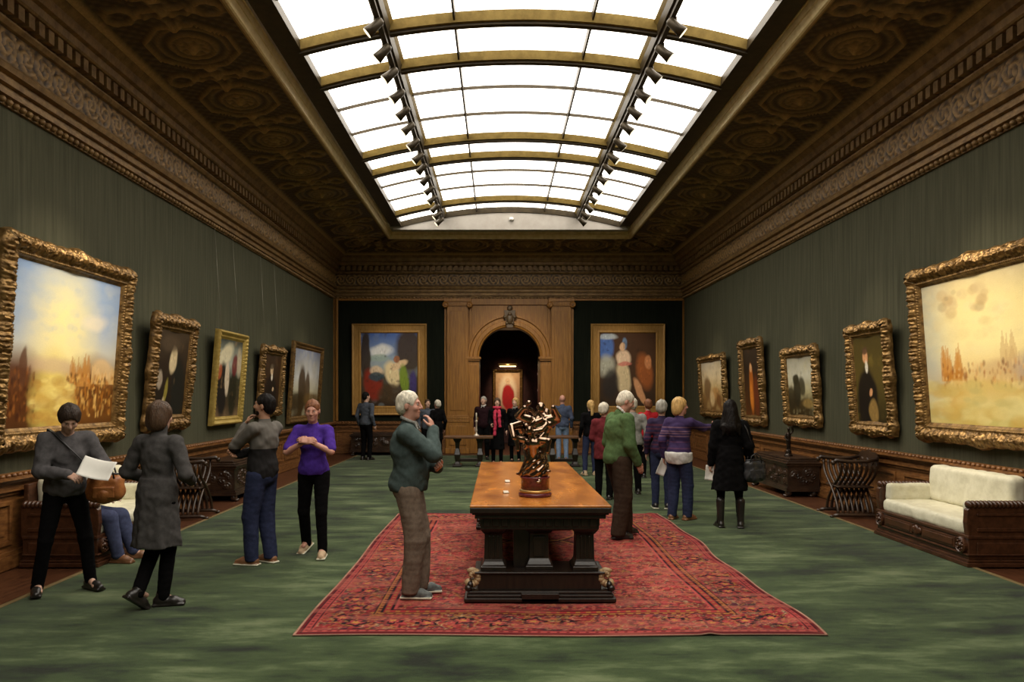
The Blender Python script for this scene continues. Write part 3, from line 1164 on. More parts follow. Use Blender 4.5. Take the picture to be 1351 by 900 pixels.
def make_sofa(label, loc, rotz, seed):
    """local: length along x (-.92...92), front toward -y, back at y=0"""
    t = thing('sofa', label, 'sofa', loc, rotz)
    LW, D = .93, .78
    b = MB()
    b.box(-LW - .03, LW + .03, -D - .03, 0, 0, .045).box(-LW - .01, LW + .01, -D - .01, 0, .045, .075)
    b.box(-LW, LW, -D, -.02, .075, .30)
    b.box(-LW - .012, LW + .012, -D - .012, -.02, .285, .32)
    b.box(-LW - .02, LW + .02, -D - .02, -.02, .115, .135)
    b.build('base', m_sofawood, t, bevel=.008)
    for s in (-1, 1):
        c0, c1 = sorted((s * .10, s * .72))
        b = MB()
        b.box(c0, c1, -D - .018, -D + .01, .155, .27)
        b.box(c0 + .03, c1 - .03, -D - .026, -D + .01, .175, .25)
        b.build('front_panel', m_sofawood, t, bevel=.006)
        b = MB()
        rings = [[(s * .83 + r * math.cos(j * PI / 10), y, .21 + r * math.sin(j * PI / 10)) for j in range(20)]
                 for r, y in ((.085, -D + .01), (.085, -D - .03), (.07, -D - .04), (.055, -D - .025), (.03, -D - .03), (.02, -D - .05))]
        b.loft(rings, False)
        for k in range(8):
            a_ = k * PI / 4
            b.ball((s * .83 + .05 * math.cos(a_), -D - .03, .21 + .05 * math.sin(a_)), (.014, .012, .014), n=8, m=4)
        b.build('rosette', m_sofawood, t)
    b = MB()
    b.ball((0, -D - .02, .215), (.05, .025, .06)).ball((-.06, -D - .015, .215), (.035, .02, .04)).ball((.06, -D - .015, .215), (.035, .02, .04))
    b.build('front_boss', m_sofawood, t)
    for s in (-1, 1):
        b = MB()
        x0, x1 = sorted((s * (LW - .07), s * LW))
        prof = [(-D, .30), (-D - .02, .45), (-D - .01, .58), (-D + .03, .62), (0, .62), (0, .30)]
        b.prism(prof, 'x', x0, x1)
        x2, x3 = sorted((s * LW, s * (LW + .015)))
        b.box(x2, x3, -D + .08, -.08, .36, .40).box(x2, x3, -D + .08, -.08, .52, .55).box(x2, x3, -D + .08, -.08, .12, .25)
        b.build('arm_panel', m_sofawood, t, bevel=.008)
        b = MB()
        n = 18
        for k in range(n):           # gadrooned roll on top of the arm
            y = -D + .02 + (D - .06) * k / (n - 1)
            b.ball((s * (LW - .03), y, .632), (.058, .030, .044), n=10, m=6)
        b.build('arm_roll', m_sofawood, t)
        cushion('arm_cushion', *sorted((s * (LW - .21), s * (LW - .075))), -D + .05, -.16, .44, .66, t, seed=seed + s + 3)
    b = MB()
    b.box(-LW + .05, LW - .05, -.05, 0, .30, .84)
    b.build('back_frame', m_sofawood, t, bevel=.01)
    cushion('seat_cushion', -LW + .08, LW - .08, -D + .015, -.10, .30, .465, t, seed=seed + 1)
    cushion('back_cushion', -LW + .17, LW - .17, -.24, -.045, .45, .90, t, seed=seed + 2)
    return t

make_sofa('cream-cushioned walnut sofa against the right wall below the large harbour picture, empty', (XR - .07, 8.66, 0), -PI / 2, 0)
make_sofa('cream-cushioned walnut sofa at the left wall behind the woman reading, someone seated on it', (XL + .13, 8.66, 0), PI / 2, 20)

# ------------------------------------------------------------------ interlaced folding armchairs
m_chairwood = mat('dark_chair_walnut', (0.022, 0.011, 0.006), (0.050, 0.026, 0.013), rough=.34, scale=5, spec=.5)
def make_xchair(label, loc, rotz):
    """X-frame chair of curved slats; front toward -y, width along x"""
    t = thing('folding_armchair', label, 'chair', loc, rotz)
    n = 8
    def curve(s):
        pts = []
        for k in range(15):
            q = k / 14
            z = .05 + .75 * q
            x = s * (-.30 * math.cos(PI * min(1, q / .52) / 2) if q < .52 else .34 * math.sin(PI / 2 * min(1, (q - .52) / .40)))
            pts.append((x, z))
        return pts
    for i in range(n):
        y = -.24 + .48 * i / (n - 1)
        for s in (-1, 1):
            dy = .017 * s
            MB().tube([(x, y + dy, z) for x, z in curve(s)], .021, n=8, flat=.8).build('slat', m_chairwood, t)
    for s in (-1, 1):
        b = MB()
        b.tube([(s * .335, -.34, .80), (s * .34, -.30, .835), (s * .335, -.1, .815), (s * .33, .12, .82), (s * .325, .27, .85)], [.02, .032, .026, .026, .024], n=10)
        b.ball((s * .335, -.34, .80), (.032, .032, .036))
        b.build('armrest', m_chairwood, t)
        b = MB()
        b.tube([(s * .30, -.33, .028), (s * .30, -.26, .05), (s * .30, .22, .05), (s * .30, .31, .028)], [.022, .028, .028, .022], n=10)
        b.ball((s * .30, -.34, .026), (.028, .036, .024)).ball((s * .30, .32, .026), (.026, .03, .024))
        b.build('foot_rail', m_chairwood, t)
    b = MB()
    b.box(-.27, .27, -.25, .25, .43, .455, c=.01)
    b.build('seat', m_chairwood, t)
    b = MB()      # shaped back board between the rear arm ends
    pts = []
    for k in range(25):
        q = k / 24
        x = -.34 + .68 * q
        pts.append((x, .885 + .05 * math.sin(PI * q) + .035 * abs(math.sin(3 * PI * q))))
    for k in range(25):
        q = 1 - k / 24
        pts.append((-.34 + .68 * q, .72 - .02 * math.sin(PI * q)))
    b.prism(pts, 'y', .255, .285)
    for x in (-.2, 0, .2):
        b.ball((x, .25, .81), (.05, .015, .045))
    b.build('backrest', m_chairwood, t, bevel=.004)
    return t
make_xchair('dark slatted X-frame armchair between carved chest and cream sofa at the right wall', (5.17, 11.15, -.012), -PI / 2 - .1)
make_xchair('dark slatted X-frame armchair at the left wall beside woman in grey coat', (-4.50, 11.0, -.012), PI / 2 + .1)

# ------------------------------------------------------------------ carved chests
m_chest = mat('black_walnut_chest', (0.022, 0.012, 0.008), (0.060, 0.032, 0.018), rough=.3, scale=6, spec=.55)
def relief(b, x0, x1, z0, z1, y, seed, amp=.03, axis='x', fixed=0):
    nu, nv = int((x1 - x0) / .012), int((z1 - z0) / .012)
    rng = random.Random(seed)
    cs = [(rng.uniform(x0 + .05, x1 - .05), rng.uniform(z0 + .05, z1 - .05), rng.uniform(.03, .07), rng.choice((-1, 1)), rng.uniform(0, 6)) for _ in range(int((x1 - x0) * 22))]
    C = np.array(cs)
    uu = np.linspace(x0, x1, nu + 1)
    ww = np.linspace(z0, z1, nv + 1)
    Ug, Wg = np.meshgrid(uu, ww)
    H = np.zeros_like(Ug)
    for cx_, cz_, r_, sg, ph in C:
        rr = np.hypot(Ug - cx_, Wg - cz_)
        th = np.arctan2(Wg - cz_, Ug - cx_)
        H = np.maximum(H, np.exp(-(rr / r_) ** 2) * (.55 + .45 * np.sin(rr * 150 - sg * 2 * th + ph)))
    H *= np.clip(np.minimum(np.minimum(Ug - x0, x1 - Ug), np.minimum(Wg - z0, z1 - Wg)) / .02, 0, 1)
    def fn(a_, c_):
        i, j = round(a_ * nu), round(c_ * nv)
        h = amp * H[j, i]
        return (uu[i], y - h, ww[j]) if axis == 'x' else (y + fixed * h, uu[i], ww[j])
    b.grid(fn, nu, nv)

def make_chest(label, loc, rotz, LW, seed, D=.6):
    t = thing('carved_chest', label, 'chest', loc, rotz)
    b = MB()
    b.box(-LW, LW, -D, 0, .10, .16).box(-LW + .02, LW - .02, -D + .02, 0, .16, .19)
    b.box(-LW + .03, LW - .03, -D + .04, -.02, .19, .54)
    b.box(-LW, LW, -D, 0, .54, .575)
    relief(b, -LW + .05, LW - .05, .2, .54, -D + .035, seed, .05)
    for s in (-1, 1):
        relief(b, -D + .06, -.04, .2, .54, s * (LW - .028), seed + s, .04, 'y', s)
    b.build('body', m_chest, t)
    b = MB()
    b.box(-LW - .02, LW + .02, -D - .02, 0, .575, .605).box(-LW + .02, LW - .02, -D + .02, -.02, .605, .635)
    b.box(-LW + .07, LW - .07, -D + .07, -.05, .635, .675)
    b.build('lid', m_chest, t, bevel=.01)
    for x in (-LW + .08, LW - .08):
        for y in (-D + .06, -.1):
            b = MB()
            for k in range(3):
                b.ball((x - .035 + .035 * k, y - .05, .025), (.02, .035, .024), n=8, m=5)
            b.ball((x, y, .065), (.06, .06, .06))
            b.build('paw_foot', m_chest, t)
    return t
make_chest('black carved walnut chest at the right wall with dark statuette on its lid', (XR - .06, 14.0, -.012), -PI / 2, .9, 5)
make_chest('black carved walnut chest at the left wall behind the bearded man in jeans', (XL + .06, 13.5, -.012), PI / 2, .95, 9)
make_chest('dark carved chest under the left picture on the end wall', (-3.25, YE - .14, -.012), 0, 1.1, 15)

t = thing('statuette', 'thin dark bronze statuette standing on the carved chest at the right wall', 'statuette', (5.22, 13.62, .663))
m_dbr = mat('dark_bronze', (.02, .014, .010), (.045, .03, .02), rough=.3, metal=.6, scale=9)
MB().lathe([(.075, 0), (.075, .02), (.06, .03), (.05, .07), (.06, .085)], n=16).build('base', m_dbr, t)
f = SDF()
f.cone((-.018, 0, .09), (-.012, 0, .25), .016, .026, .02)
f.cone((.020, -.01, .09), (.012, 0, .25), .016, .026, .02)
f.ell((0, 0, .27), (.042, .032, .04), .02)
f.ell((0, 0, .35), (.045, .030, .07), .03)
f.cone((0, 0, .40), (0, -.004, .46), .022, .018, .02)
f.ell((0, -.006, .485), (.024, .028, .034), .008)
f.cone((-.045, 0, .40), (-.065, -.01, .32), .017, .013, .015)
f.cone((-.065, -.01, .32), (-.03, -.05, .28), .013, .010, .008)
f.cone((.045, 0, .40), (.075, -.01, .45), .017, .013, .015)
f.cone((.075, -.01, .45), (.055, -.02, .53), .013, .010, .008)
f.ell((0, 0, .095), (.045, .04, .014), .02)
V, F = f.mesh(.006)
mesh_np('figure', V, F, m_dbr, t)

# ------------------------------------------------------------------ side tables in front of the arch
m_oak2 = mat('brown_table_oak', (.075, .032, .012), (.14, .062, .024), rough=.35, scale=4, stretch=(1, 6, 6))
def make_bench(label, loc, HL):
    t = thing('trestle_table', label, 'table', loc)
    MB().box(-HL, HL, -.3, .3, .70, .76).build('tabletop', m_oak2, t, bevel=.01)
    for s in (-1, 1):
        b = MB()
        b.sqlathe([(.11, 0), (.11, .05), (.075, .07), (.05, .12), (.075, .3), (.045, .45), (.055, .6), (.09, .65), (.10, .70)], s * (HL - .32), 0, 1, 1.6)
        b.build('leg', m_dkwood, t, bevel=.01)
    b = MB().box(-HL + .3, HL - .3, -.04, .04, .12, .2)
    b.build('stretcher', m_dkwood, t, bevel=.008)
    return t
make_bench('brown trestle table before the arch on the left, beside man in dark suit', (-.72, 18.7, 0), .60)
make_bench('brown trestle table before the arch on the right, by the man in pale jeans', (1.62, 18.7, 0), .60)
t = thing('candlestick', 'slim pale candlestick standing on the left trestle table', 'candlestick', (-.53, 18.6, .76))
MB().lathe([(.075, 0), (.07, .02), (.025, .05), (.018, .1), (.03, .14), (.018, .18), (.016, .32), (.035, .36), (.03, .38)], n=16).build('stem', mat('pale_silver', (.42, .36, .28), (.6, .52, .42), rough=.4, metal=.4), t)
MB().lathe([(.017, .37), (.016, .56), (.004, .57)], n=12).build('candle', mat('wax', (.6, .52, .4), (.66, .58, .45), rough=.5), t)
# ------------------------------------------------------------------ pictures: plain painted stand-ins in carved frames
m_paint = attr_mat('oil_paint', rough=.42, grain=.10, scale=90, bump=.12, spec=.35)
m_frame = mat('carved_gilt_frame', (0.10, 0.052, 0.014), (0.34, 0.20, 0.066), rough=.36, metal=.6, scale=16, bump=.25, bscale=60)
m_frame_y = mat('yellow_gilt_frame', (0.36, 0.24, 0.05), (0.52, 0.37, 0.10), rough=.40, metal=.4, scale=10, bump=.15, bscale=60)
m_frame_d = mat('dark_gilt_frame', (0.085, 0.044, 0.012), (0.24, 0.135, 0.040), rough=.42, metal=.5, scale=16, bump=.2, bscale=60)
m_frame_flat = mat('flat_oak_gilt_frame', (0.27, 0.140, 0.030), (0.38, 0.21, 0.055), rough=.45, metal=.3, scale=5, stretch=(6, 6, 1))
m_wire = mat('hanging_wire', (.25, .23, .18), (.3, .28, .22), rough=.5, metal=.5)
m_back = mat('picture_backing', (.03, .02, .012), (.05, .035, .02), rough=.9)

def paint(name, w, h, ops, parent, y=-.06, res=.017, seed=0, z0=0.0):
    nu, nv = max(30, int(w / res)), max(30, int(h / res))
    u = np.linspace(0, 1, nu)
    v = np.linspace(0, 1, nv)
    U, V = np.meshgrid(u, v)
    C = np.zeros(U.shape + (3,))
    dx = (vnoise(U * 5, V * 5, seed + 1, 4) - .5) * .12
    dy = (vnoise(U * 5, V * 5, seed + 2, 4) - .5) * .12
    for op in ops:
        k = op[0]
        if k == 'sky':                      # vertical stops
            st = op[1]
            zs = [s_[0] for s_ in st]
            for c in range(3):
                C[..., c] = np.interp(V + dy * .6, zs, [srgb(*s_[1])[c] for s_ in st])
        elif k == 'blob':                   # cx, cy, rx, ry, rot, colour, softness, opacity
            _, cx_, cy_, rx, ry, rot, col, soft, op_ = op
            a_ = U + dx * .5 - cx_
            b_ = V + dy * .5 - cy_
            ca, sa = math.cos(rot), math.sin(rot)
            q = np.hypot((a_ * ca + b_ * sa) / rx, (-a_ * sa + b_ * ca) / ry)
            al = np.clip((1 - q) / max(soft, .02) + .5, 0, 1) * op_
            al = al[..., None]
            C[:] = C * (1 - al) + np.array(srgb(*col)) * al
        elif k == 'mott':                   # mottling with a colour
            _, sc_, col, th, op_ = op
            n = vnoise(U * sc_, V * sc_ * h / w, seed + 9 + int(sc_), 4)
            al = (np.clip((n - th) * 6, 0, 1) * op_)[..., None]
            C[:] = C * (1 - al) + np.array(srgb(*col)) * al
        elif k == 'strokes':                # short brush strokes
            _, n, bx0, bx1, by0, by1, pal, sz, asp, op_ = op
            rng = random.Random(seed * 7 + n)
            for i in range(n):
                cx_, cy_ = rng.uniform(bx0, bx1), rng.uniform(by0, by1)
                s_ = sz * rng.uniform(.4, 1.2)
                ry = max(s_ * w / h, 1.2 / nv)
                rx = max(s_ / asp, 1.2 / nu)
                i0, i1 = max(0, int((cx_ - 1.3 * rx) * nu)), min(nu, int((cx_ + 1.3 * rx) * nu) + 2)
                j0, j1 = max(0, int((cy_ - 1.3 * ry) * nv)), min(nv, int((cy_ + 1.3 * ry) * nv) + 2)
                if i1 <= i0 or j1 <= j0:
                    continue
                q = np.hypot((U[j0:j1, i0:i1] - cx_) / rx, (V[j0:j1, i0:i1] - cy_) / ry)
                al = (np.clip((1.1 - q) * 2.5, 0, 1) * op_ * rng.uniform(.5, 1))[..., None]
                C[j0:j1, i0:i1] = C[j0:j1, i0:i1] * (1 - al) + np.array(srgb(*rng.choice(pal))) * al
        elif k == 'spikes':                 # ragged row of uprights (masts, trunks, roofs)
            _, base, hmin, hmax, n, x0, x1, col, op_ = op
            rng = random.Random(seed + n)
            for i in range(n):
                cx_ = rng.uniform(x0, x1)
                hh = rng.uniform(hmin, hmax)
                ww_ = rng.uniform(.008, .03)
                m_ = (np.abs(U + dx * .1 - cx_) < ww_ * np.clip((base + hh - V) / hh * 2, 0, 1)) & (V > base - .02) & (V < base + hh)
                C[m_] = C[m_] * (1 - op_) + np.array(srgb(*col)) * op_
    X = (U - .5) * w
    Z = z0 + V * h
    Y = np.full_like(X, y)
    return grid_np(name, X, Y, Z, m_paint, parent, colors=np.clip(C, 0, 1))

def enrich(ops):
    """break the broad areas into brushwork of lighter and darker touches of their own colour"""
    if any(o[0] == 'strokes' for o in ops):
        return ops
    out = []
    for o in ops:
        out.append(o)
        if o[0] == 'sky':
            pal = [tuple(min(255, int(c * q)) for c in s_[1]) for s_ in o[1] for q in (.8, 1.15)]
            out.append(('strokes', 140, 0, 1, 0, 1, [tuple(min(255, int(c * q)) for c in o[1][len(o[1]) // 2][1]) for q in (.75, .9, 1.15)], .05, .9, .18))
        if o[0] == 'blob':
            _, cx_, cy_, rx, ry, rot, col, soft, op_ = o
            pal = [tuple(min(255, int(c * q)) for c in col) for q in (.55, .75, .9, 1.15, 1.3)]
            m = .62
            out.append(('strokes', 16 + int(500 * rx * ry), cx_ - m * rx, cx_ + m * rx, cy_ - m * ry, cy_ + m * ry, pal, min(.03, .25 * min(rx, ry) + .010), 2.4, .30))
    return out

def make_frame(W, H, fw, fd, style, material, parent):
    """carved moulding round a W x H rectangle (outer size), width fw, depth fd; front toward -y"""
    V, F = [], []
    na = 30 if style == 'carved' else 16
    sides = [((-W / 2, 0), (1, 0), (0, 1), W), ((W / 2, 0), (0, 1), (-1, 0), H), ((W / 2, H), (-1, 0), (0, -1), W), ((-W / 2, H), (0, -1), (1, 0), H)]
    for si, (p0, tdir, ndir, Ln) in enumerate(sides):
        ns = max(24, int(Ln / .0085))
        s = np.linspace(0, 1, ns + 1)
        tt = np.linspace(0, 1, na + 1)
        S, T = np.meshgrid(s, tt, indexing='ij')
        A = T * fw + S * (Ln - 2 * T * fw)      # along
        N = T * fw
        e = np.minimum(A, Ln - A)               # distance from a corner
        if style == 'carved':
            prof = np.interp(T, [0, .06, .18, .35, .5, .62, .72, .8, .9, 1], [.35, .62, .78, 1.0, .95, .70, .62, .66, .40, .28])
            n1_ = 1 - 2 * np.abs(vnoise(A * 17 + si * 9, T * fw * 17, 61, 2) - .5)
            n2_ = vnoise(A * 42, T * fw * 42 + si, 62, 2)
            lf = (A / .10) % 1.0 - .5       # overlapping leaves, each with a rib
            cl = np.abs(T - .36) / .34
            leaf = np.clip(1 - (np.abs(lf) * 2) ** 2 - cl ** 2 * .6, 0, 1) ** .5
            c = .9 * n1_ ** 4 + .55 * n2_ + .7 * leaf - .35 * np.exp(-(lf / .06) ** 2) - .85
            fade = np.clip((1.08 - cl) * 2.2, 0, 1) * np.clip((.74 - T) / .06, 0, 1)
            H_ = prof * fd + .030 * c * fade * np.clip(e / .05, .2, 1)
            H_ += .018 * np.exp(-((A - Ln / 2) / .16) ** 2) + .018 * np.exp(-(e / .14) ** 2)
            H_ += .006 * np.sin(2 * PI * A / .035) * np.exp(-((T - .80) / .04) ** 2)
            out = (.014 * np.abs(np.sin(PI * A / .24)) + .035 * np.exp(-((A - Ln / 2) / .14) ** 2) + .022 * np.exp(-((e - .14) / .08) ** 2)) * np.clip(e / .09, 0, 1)
            out = out * (1 - T) ** 2
        elif style == 'leaf':
            prof = np.interp(T, [0, .08, .2, .55, .7, .8, 1], [.6, .9, 1.0, .62, .66, .5, .3])
            H_ = prof * fd + .014 * np.abs(np.sin(PI * A / .07 + 2 * T)) * np.clip(1 - np.abs(T - .3) / .3, 0, 1)
            H_ += .006 * np.sin(2 * PI * A / .035) * np.exp(-((T - .72) / .06) ** 2)
            out = np.zeros_like(T)
        else:
            prof = np.interp(T, [0, .05, .12, .2, .78, .84, .92, 1], [.7, .95, 1, .72, .62, .78, .7, .35])
            H_ = prof * fd
            out = np.zeros_like(T)
        X = p0[0] + tdir[0] * A + ndir[0] * (N - out)
        Z = p0[1] + tdir[1] * A + ndir[1] * (N - out)
        Y = -H_
        # wall side of the moulding
        X = np.concatenate([X[:, :1], X, X[:, -1:]], 1)
        Z = np.concatenate([Z[:, :1], Z, Z[:, -1:]], 1)
        Y = np.concatenate([np.zeros_like(Y[:, :1]), Y, np.full_like(Y[:, -1:], -.01)], 1)
        b = len(V)
        n0, n1 = X.shape
        V += list(zip(X.ravel(), Y.ravel(), Z.ravel()))
        i = np.arange(n0 * n1).reshape(n0, n1) + b
        F += np.stack([i[:-1, :-1], i[1:, :-1], i[1:, 1:], i[:-1, 1:]], -1).reshape(-1, 4).tolist()
    return mesh_np('frame', V, F, material, parent)

def picture(label, wall, a0, a1, z0, z1, lean, fw, style, fm, ops, seed, fd=.10, wires=False, cat='painting'):
    """a0..a1 along the wall, z0..z1 outer height"""
    W, H = a1 - a0, (z1 - z0) / math.cos(lean)
    mid = (a0 + a1) / 2
    if wall == 'l':
        loc, rz = (XL + .03, mid, z0), PI / 2
    elif wall == 'r':
        loc, rz = (XR - .03, mid, z0), -PI / 2
    elif wall == 'e':
        loc, rz = (mid, YE - .035, z0), 0
    else:
        loc, rz = (mid, 28.19, z0), 0
    t = thing('framed_painting', label, cat, loc, rot=(lean, 0, rz))
    make_frame(W, H, fw, fd, style, fm, t)
    paint('canvas', W - 2 * fw + .02, H - 2 * fw + .02, enrich(ops), t, y=-.035, seed=seed, z0=fw - .01, res=max(.012, (W - 2 * fw) / 130))
    MB().box(-W / 2 + .03, W / 2 - .03, -.012, -.004, .03, H - .03).build('backing', m_back, t)
    if wires:
        b = MB()
        top = Z_COR - z0
        for x in (-W * .3, W * .3):
            y1 = math.sin(lean) * (H - .1)
            # wire from the frame back up to the cornice, in local (leaning) axes
            p = Vector((x, -.006, H - .1))
            q = Vector((x, 0, 0))
            ca, sa = math.cos(lean), math.sin(lean)
            wy, wz = -.01, top
            q.y = wy * ca + wz * sa
            q.z = -wy * sa + wz * ca
            b = MB().tube([p, q], .004, n=6)
            b.build('hanging_wire', m_wire, t)
    return t

SKYB = [(158, 180, 210), (176, 190, 206), (196, 204, 206), (146, 170, 206)]
harbour_a = [('sky', [(0, (70, 42, 14)), (.08, (110, 74, 28)), (.22, (140, 92, 36)), (.34, (190, 140, 72)), (.42, (226, 200, 140)), (.52, (244, 228, 170)), (.7, (238, 226, 178)), (.85, (182, 194, 200)), (1, (140, 166, 204))]),
             ('blob', .90, .80, .30, .34, 0, (150, 174, 210), 1.3, .85), ('blob', .02, .80, .26, .36, 0, (146, 172, 210), 1.3, .85), ('blob', .44, .66, .22, .34, 0, (255, 240, 170), 1.5, .9),
             ('strokes', 150, 0, 1, .55, 1, SKYB + [(230, 224, 200)], .03, .5, .14), ('blob', .74, .70, .12, .05, .2, (246, 232, 204), .8, .6),
             ('blob', .78, .2, .36, .22, 0, (112, 66, 20), .8, .85), ('blob', .06, .22, .22, .22, 0, (84, 42, 14), .7, .9), ('blob', .36, .17, .14, .26, 0, (238, 214, 110), .9, .8),
             ('blob', .36, .38, .2, .05, 0, (206, 176, 150), .8, .6), ('spikes', .28, .06, .24, 18, .52, .72, (186, 130, 62), .6), ('spikes', .30, .04, .14, 14, .7, 1, (220, 180, 116), .6),
             ('blob', .86, .38, .12, .07, 0, (232, 196, 140), .5, .7), ('strokes', 260, .48, 1, .06, .34, [(84, 44, 14), (160, 100, 36), (206, 150, 70), (60, 30, 10), (190, 120, 40), (226, 180, 100)], .022, 2.2, .7),
             ('strokes', 120, 0, .24, .05, .36, [(60, 28, 10), (110, 62, 24), (150, 90, 36), (90, 44, 16)], .022, 2.2, .7), ('strokes', 80, .2, .55, .0, .3, [(250, 230, 140), (210, 170, 80), (170, 120, 50)], .03, .4, .5),
             ('blob', .12, .36, .028, .12, 0, (92, 56, 34), .25, .85)]
harbour_b = [('sky', [(0, (200, 186, 110)), (.15, (224, 206, 136)), (.30, (214, 178, 100)), (.38, (226, 194, 130)), (.55, (244, 224, 160)), (.8, (238, 216, 150)), (1, (206, 188, 146))]),
             ('blob', .04, .6, .2, .44, 0, (182, 186, 174), 1.2, .8), ('blob', .6, .66, .4, .25, 0, (255, 238, 170), 1.3, .7),
             ('strokes', 160, 0, 1, .48, 1, [(226, 206, 150), (214, 190, 130), (240, 226, 176)], .03, .5, .16), ('strokes', 30, .2, .6, .76, .92, [(186, 150, 100), (214, 190, 140), (150, 130, 100)], .03, .6, .5),
             ('spikes', .32, .08, .26, 16, .17, .38, (200, 140, 64), .6), ('spikes', .36, .1, .30, 6, .62, .92, (206, 172, 116), .6), ('blob', .72, .36, .25, .06, 0, (204, 172, 124), .7, .6), ('blob', .9, .36, .12, .1, .2, (170, 150, 140), .8, .6),
             ('blob', .28, .34, .11, .035, 0, (170, 104, 40), .6, .6), ('blob', .28, .18, .10, .16, 0, (206, 146, 46), .9, .6), ('strokes', 150, .15, 1, .26, .42, [(170, 110, 50), (214, 160, 90), (150, 80, 30), (230, 200, 140), (120, 76, 40)], .02, 2.0, .6),
             ('strokes', 120, 0, 1, .0, .28, [(236, 220, 150), (200, 160, 70), (190, 176, 110), (214, 190, 110)], .04, .4, .45)]
def portrait(bg, robe, skin, accent, cx=.5, hy=.72):
    return [('sky', [(0, tuple(int(c * .5) for c in bg)), (.5, bg), (1, tuple(int(c * .8) for c in bg))]),
            ('mott', 4, tuple(int(c * 1.4) for c in bg), .6, .5),
            ('blob', cx, .22, .34, .40, 0, robe, .25, .95), ('blob', cx, hy - .02, .085, .085, 0, skin, .25, .95), ('blob', cx, hy + .05, .09, .05, 0, tuple(int(c * .4) for c in skin), .4, .9),
            ('blob', cx + .02, hy - .14, .05, .07, 0, accent, .4, .9), ('blob', cx + .12, .34, .05, .04, .4, skin, .4, .9)]

def rich(ops, pal, n=220, sz=.03, op=.5, box=(0, 1, 0, 1)):
    return ops + [('strokes', n, *box, pal, sz, 1.3, op)]

L1 = picture('largest gilt-framed hazy harbour painting on the left wall, above the woman reading', 'l', 7.29, 9.86, 1.18, 3.37, .075, .24, 'carved', m_frame, harbour_a, 1, fd=.13)
L2 = picture('tall dark picture with pale figure streak, right of left wall harbour painting', 'l', 10.53, 12.0, 1.25, 2.92, .10, .23, 'carved', m_frame_d,
        [('sky', [(0, (24, 18, 12)), (.6, (44, 34, 24)), (1, (66, 54, 40))]), ('blob', .75, .3, .22, .4, .1, (28, 30, 26), .3, .9), ('blob', .52, .66, .11, .16, -.2, (210, 190, 150), .35, .95), ('blob', .4, .85, .3, .1, 0, (80, 66, 50), .6, .8),
         ('blob', .35, .28, .05, .16, -.2, (150, 136, 60), .4, .8), ('blob', .12, .42, .09, .10, .4, (176, 160, 140), .4, .8), ('mott', 8, (110, 90, 60), .68, .5), ('blob', .3, .12, .04, .1, 0, (200, 180, 140), .4, .8)], 2)
L3 = picture('yellow-gilt framed picture of dark robed shapes under pale clouds on the left wall', 'l', 12.97, 14.46, 1.23, 2.90, .08, .16, 'leaf', m_frame_y,
        [('sky', [(0, (120, 96, 70)), (.15, (70, 56, 40)), (.5, (50, 54, 40)), (.7, (176, 180, 164)), (1, (60, 66, 60))]), ('blob', .3, .8, .3, .12, .3, (226, 214, 178), .5, .9), ('blob', .25, .35, .18, .34, .1, (28, 26, 26), .3, .95),
         ('blob', .42, .5, .09, .22, .1, (224, 204, 176), .3, .9), ('blob', .7, .3, .16, .3, 0, (32, 34, 22), .3, .9), ('blob', .72, .68, .12, .14, 0, (110, 34, 40), .4, .9), ('blob', .1, .58, .08, .1, 0, (176, 90, 50), .4, .8), ('blob', .9, .72, .1, .2, .2, (196, 180, 150), .5, .8), ('mott', 9, (150, 120, 80), .68, .5)], 3, wires=True)
L4 = picture('small portrait of dark sitter with white collar, above the bearded man in jeans', 'l', 15.5, 17.1, 1.32, 2.80, .08, .19, 'carved', m_frame_d, portrait((54, 36, 22), (22, 18, 16), (206, 176, 140), (226, 214, 196)), 4, wires=True)
L5 = picture('landscape with tall dark tree under pale sky, last picture on the left wall', 'l', 17.76, 20.7, 1.09, 3.05, .07, .17, 'leaf', m_frame_d,
        [('sky', [(0, (60, 46, 24)), (.2, (90, 70, 36)), (.35, (196, 190, 160)), (.6, (206, 208, 206)), (1, (120, 130, 160))]), ('blob', .35, .4, .13, .36, .05, (62, 46, 26), .3, .95), ('blob', .55, .38, .10, .3, 0, (74, 54, 30), .3, .9), ('blob', .2, .22, .3, .14, 0, (50, 40, 20), .5, .9), ('mott', 8, (100, 78, 44), .7, .5), ('blob', .75, .25, .3, .1, 0, (110, 86, 46), .5, .8)], 5)
R1 = picture('largest gilt-framed pale golden harbour painting on the right wall above cream sofa', 'r', 7.41, 9.98, 1.17, 3.37, .075, .24, 'carved', m_frame, harbour_b, 11, fd=.13)
R2 = picture('portrait of man in black coat on olive ground, gilt frame left of right harbour painting', 'r', 10.62, 11.9, 1.17, 2.82, .07, .20, 'carved', m_frame,
        portrait((92, 78, 34), (20, 16, 14), (222, 160, 112), (236, 226, 206), .38, .78) + [('blob', .55, .12, .16, .14, 0, (150, 120, 66), .3, .9)], 12)
R3 = picture('gilt-framed landscape of dark trees against pale sky above the carved chest', 'r', 13.1, 14.66, 1.20, 2.64, .06, .20, 'carved', m_frame,
        [('sky', [(0, (50, 40, 20)), (.25, (70, 56, 28)), (.4, (170, 160, 120)), (.7, (196, 194, 176)), (1, (150, 146, 130))]), ('blob', .35, .4, .14, .28, 0, (38, 36, 22), .35, .95), ('blob', .32, .62, .12, .1, 0, (48, 46, 28), .4, .95), ('blob', .55, .5, .12, .16, .2, (52, 48, 30), .4, .9), ('blob', .1, .3, .2, .2, 0, (42, 36, 20), .4, .9), ('mott', 9, (60, 54, 34), .68, .6), ('blob', .75, .2, .2, .08, 0, (150, 124, 70), .5, .7)], 13)
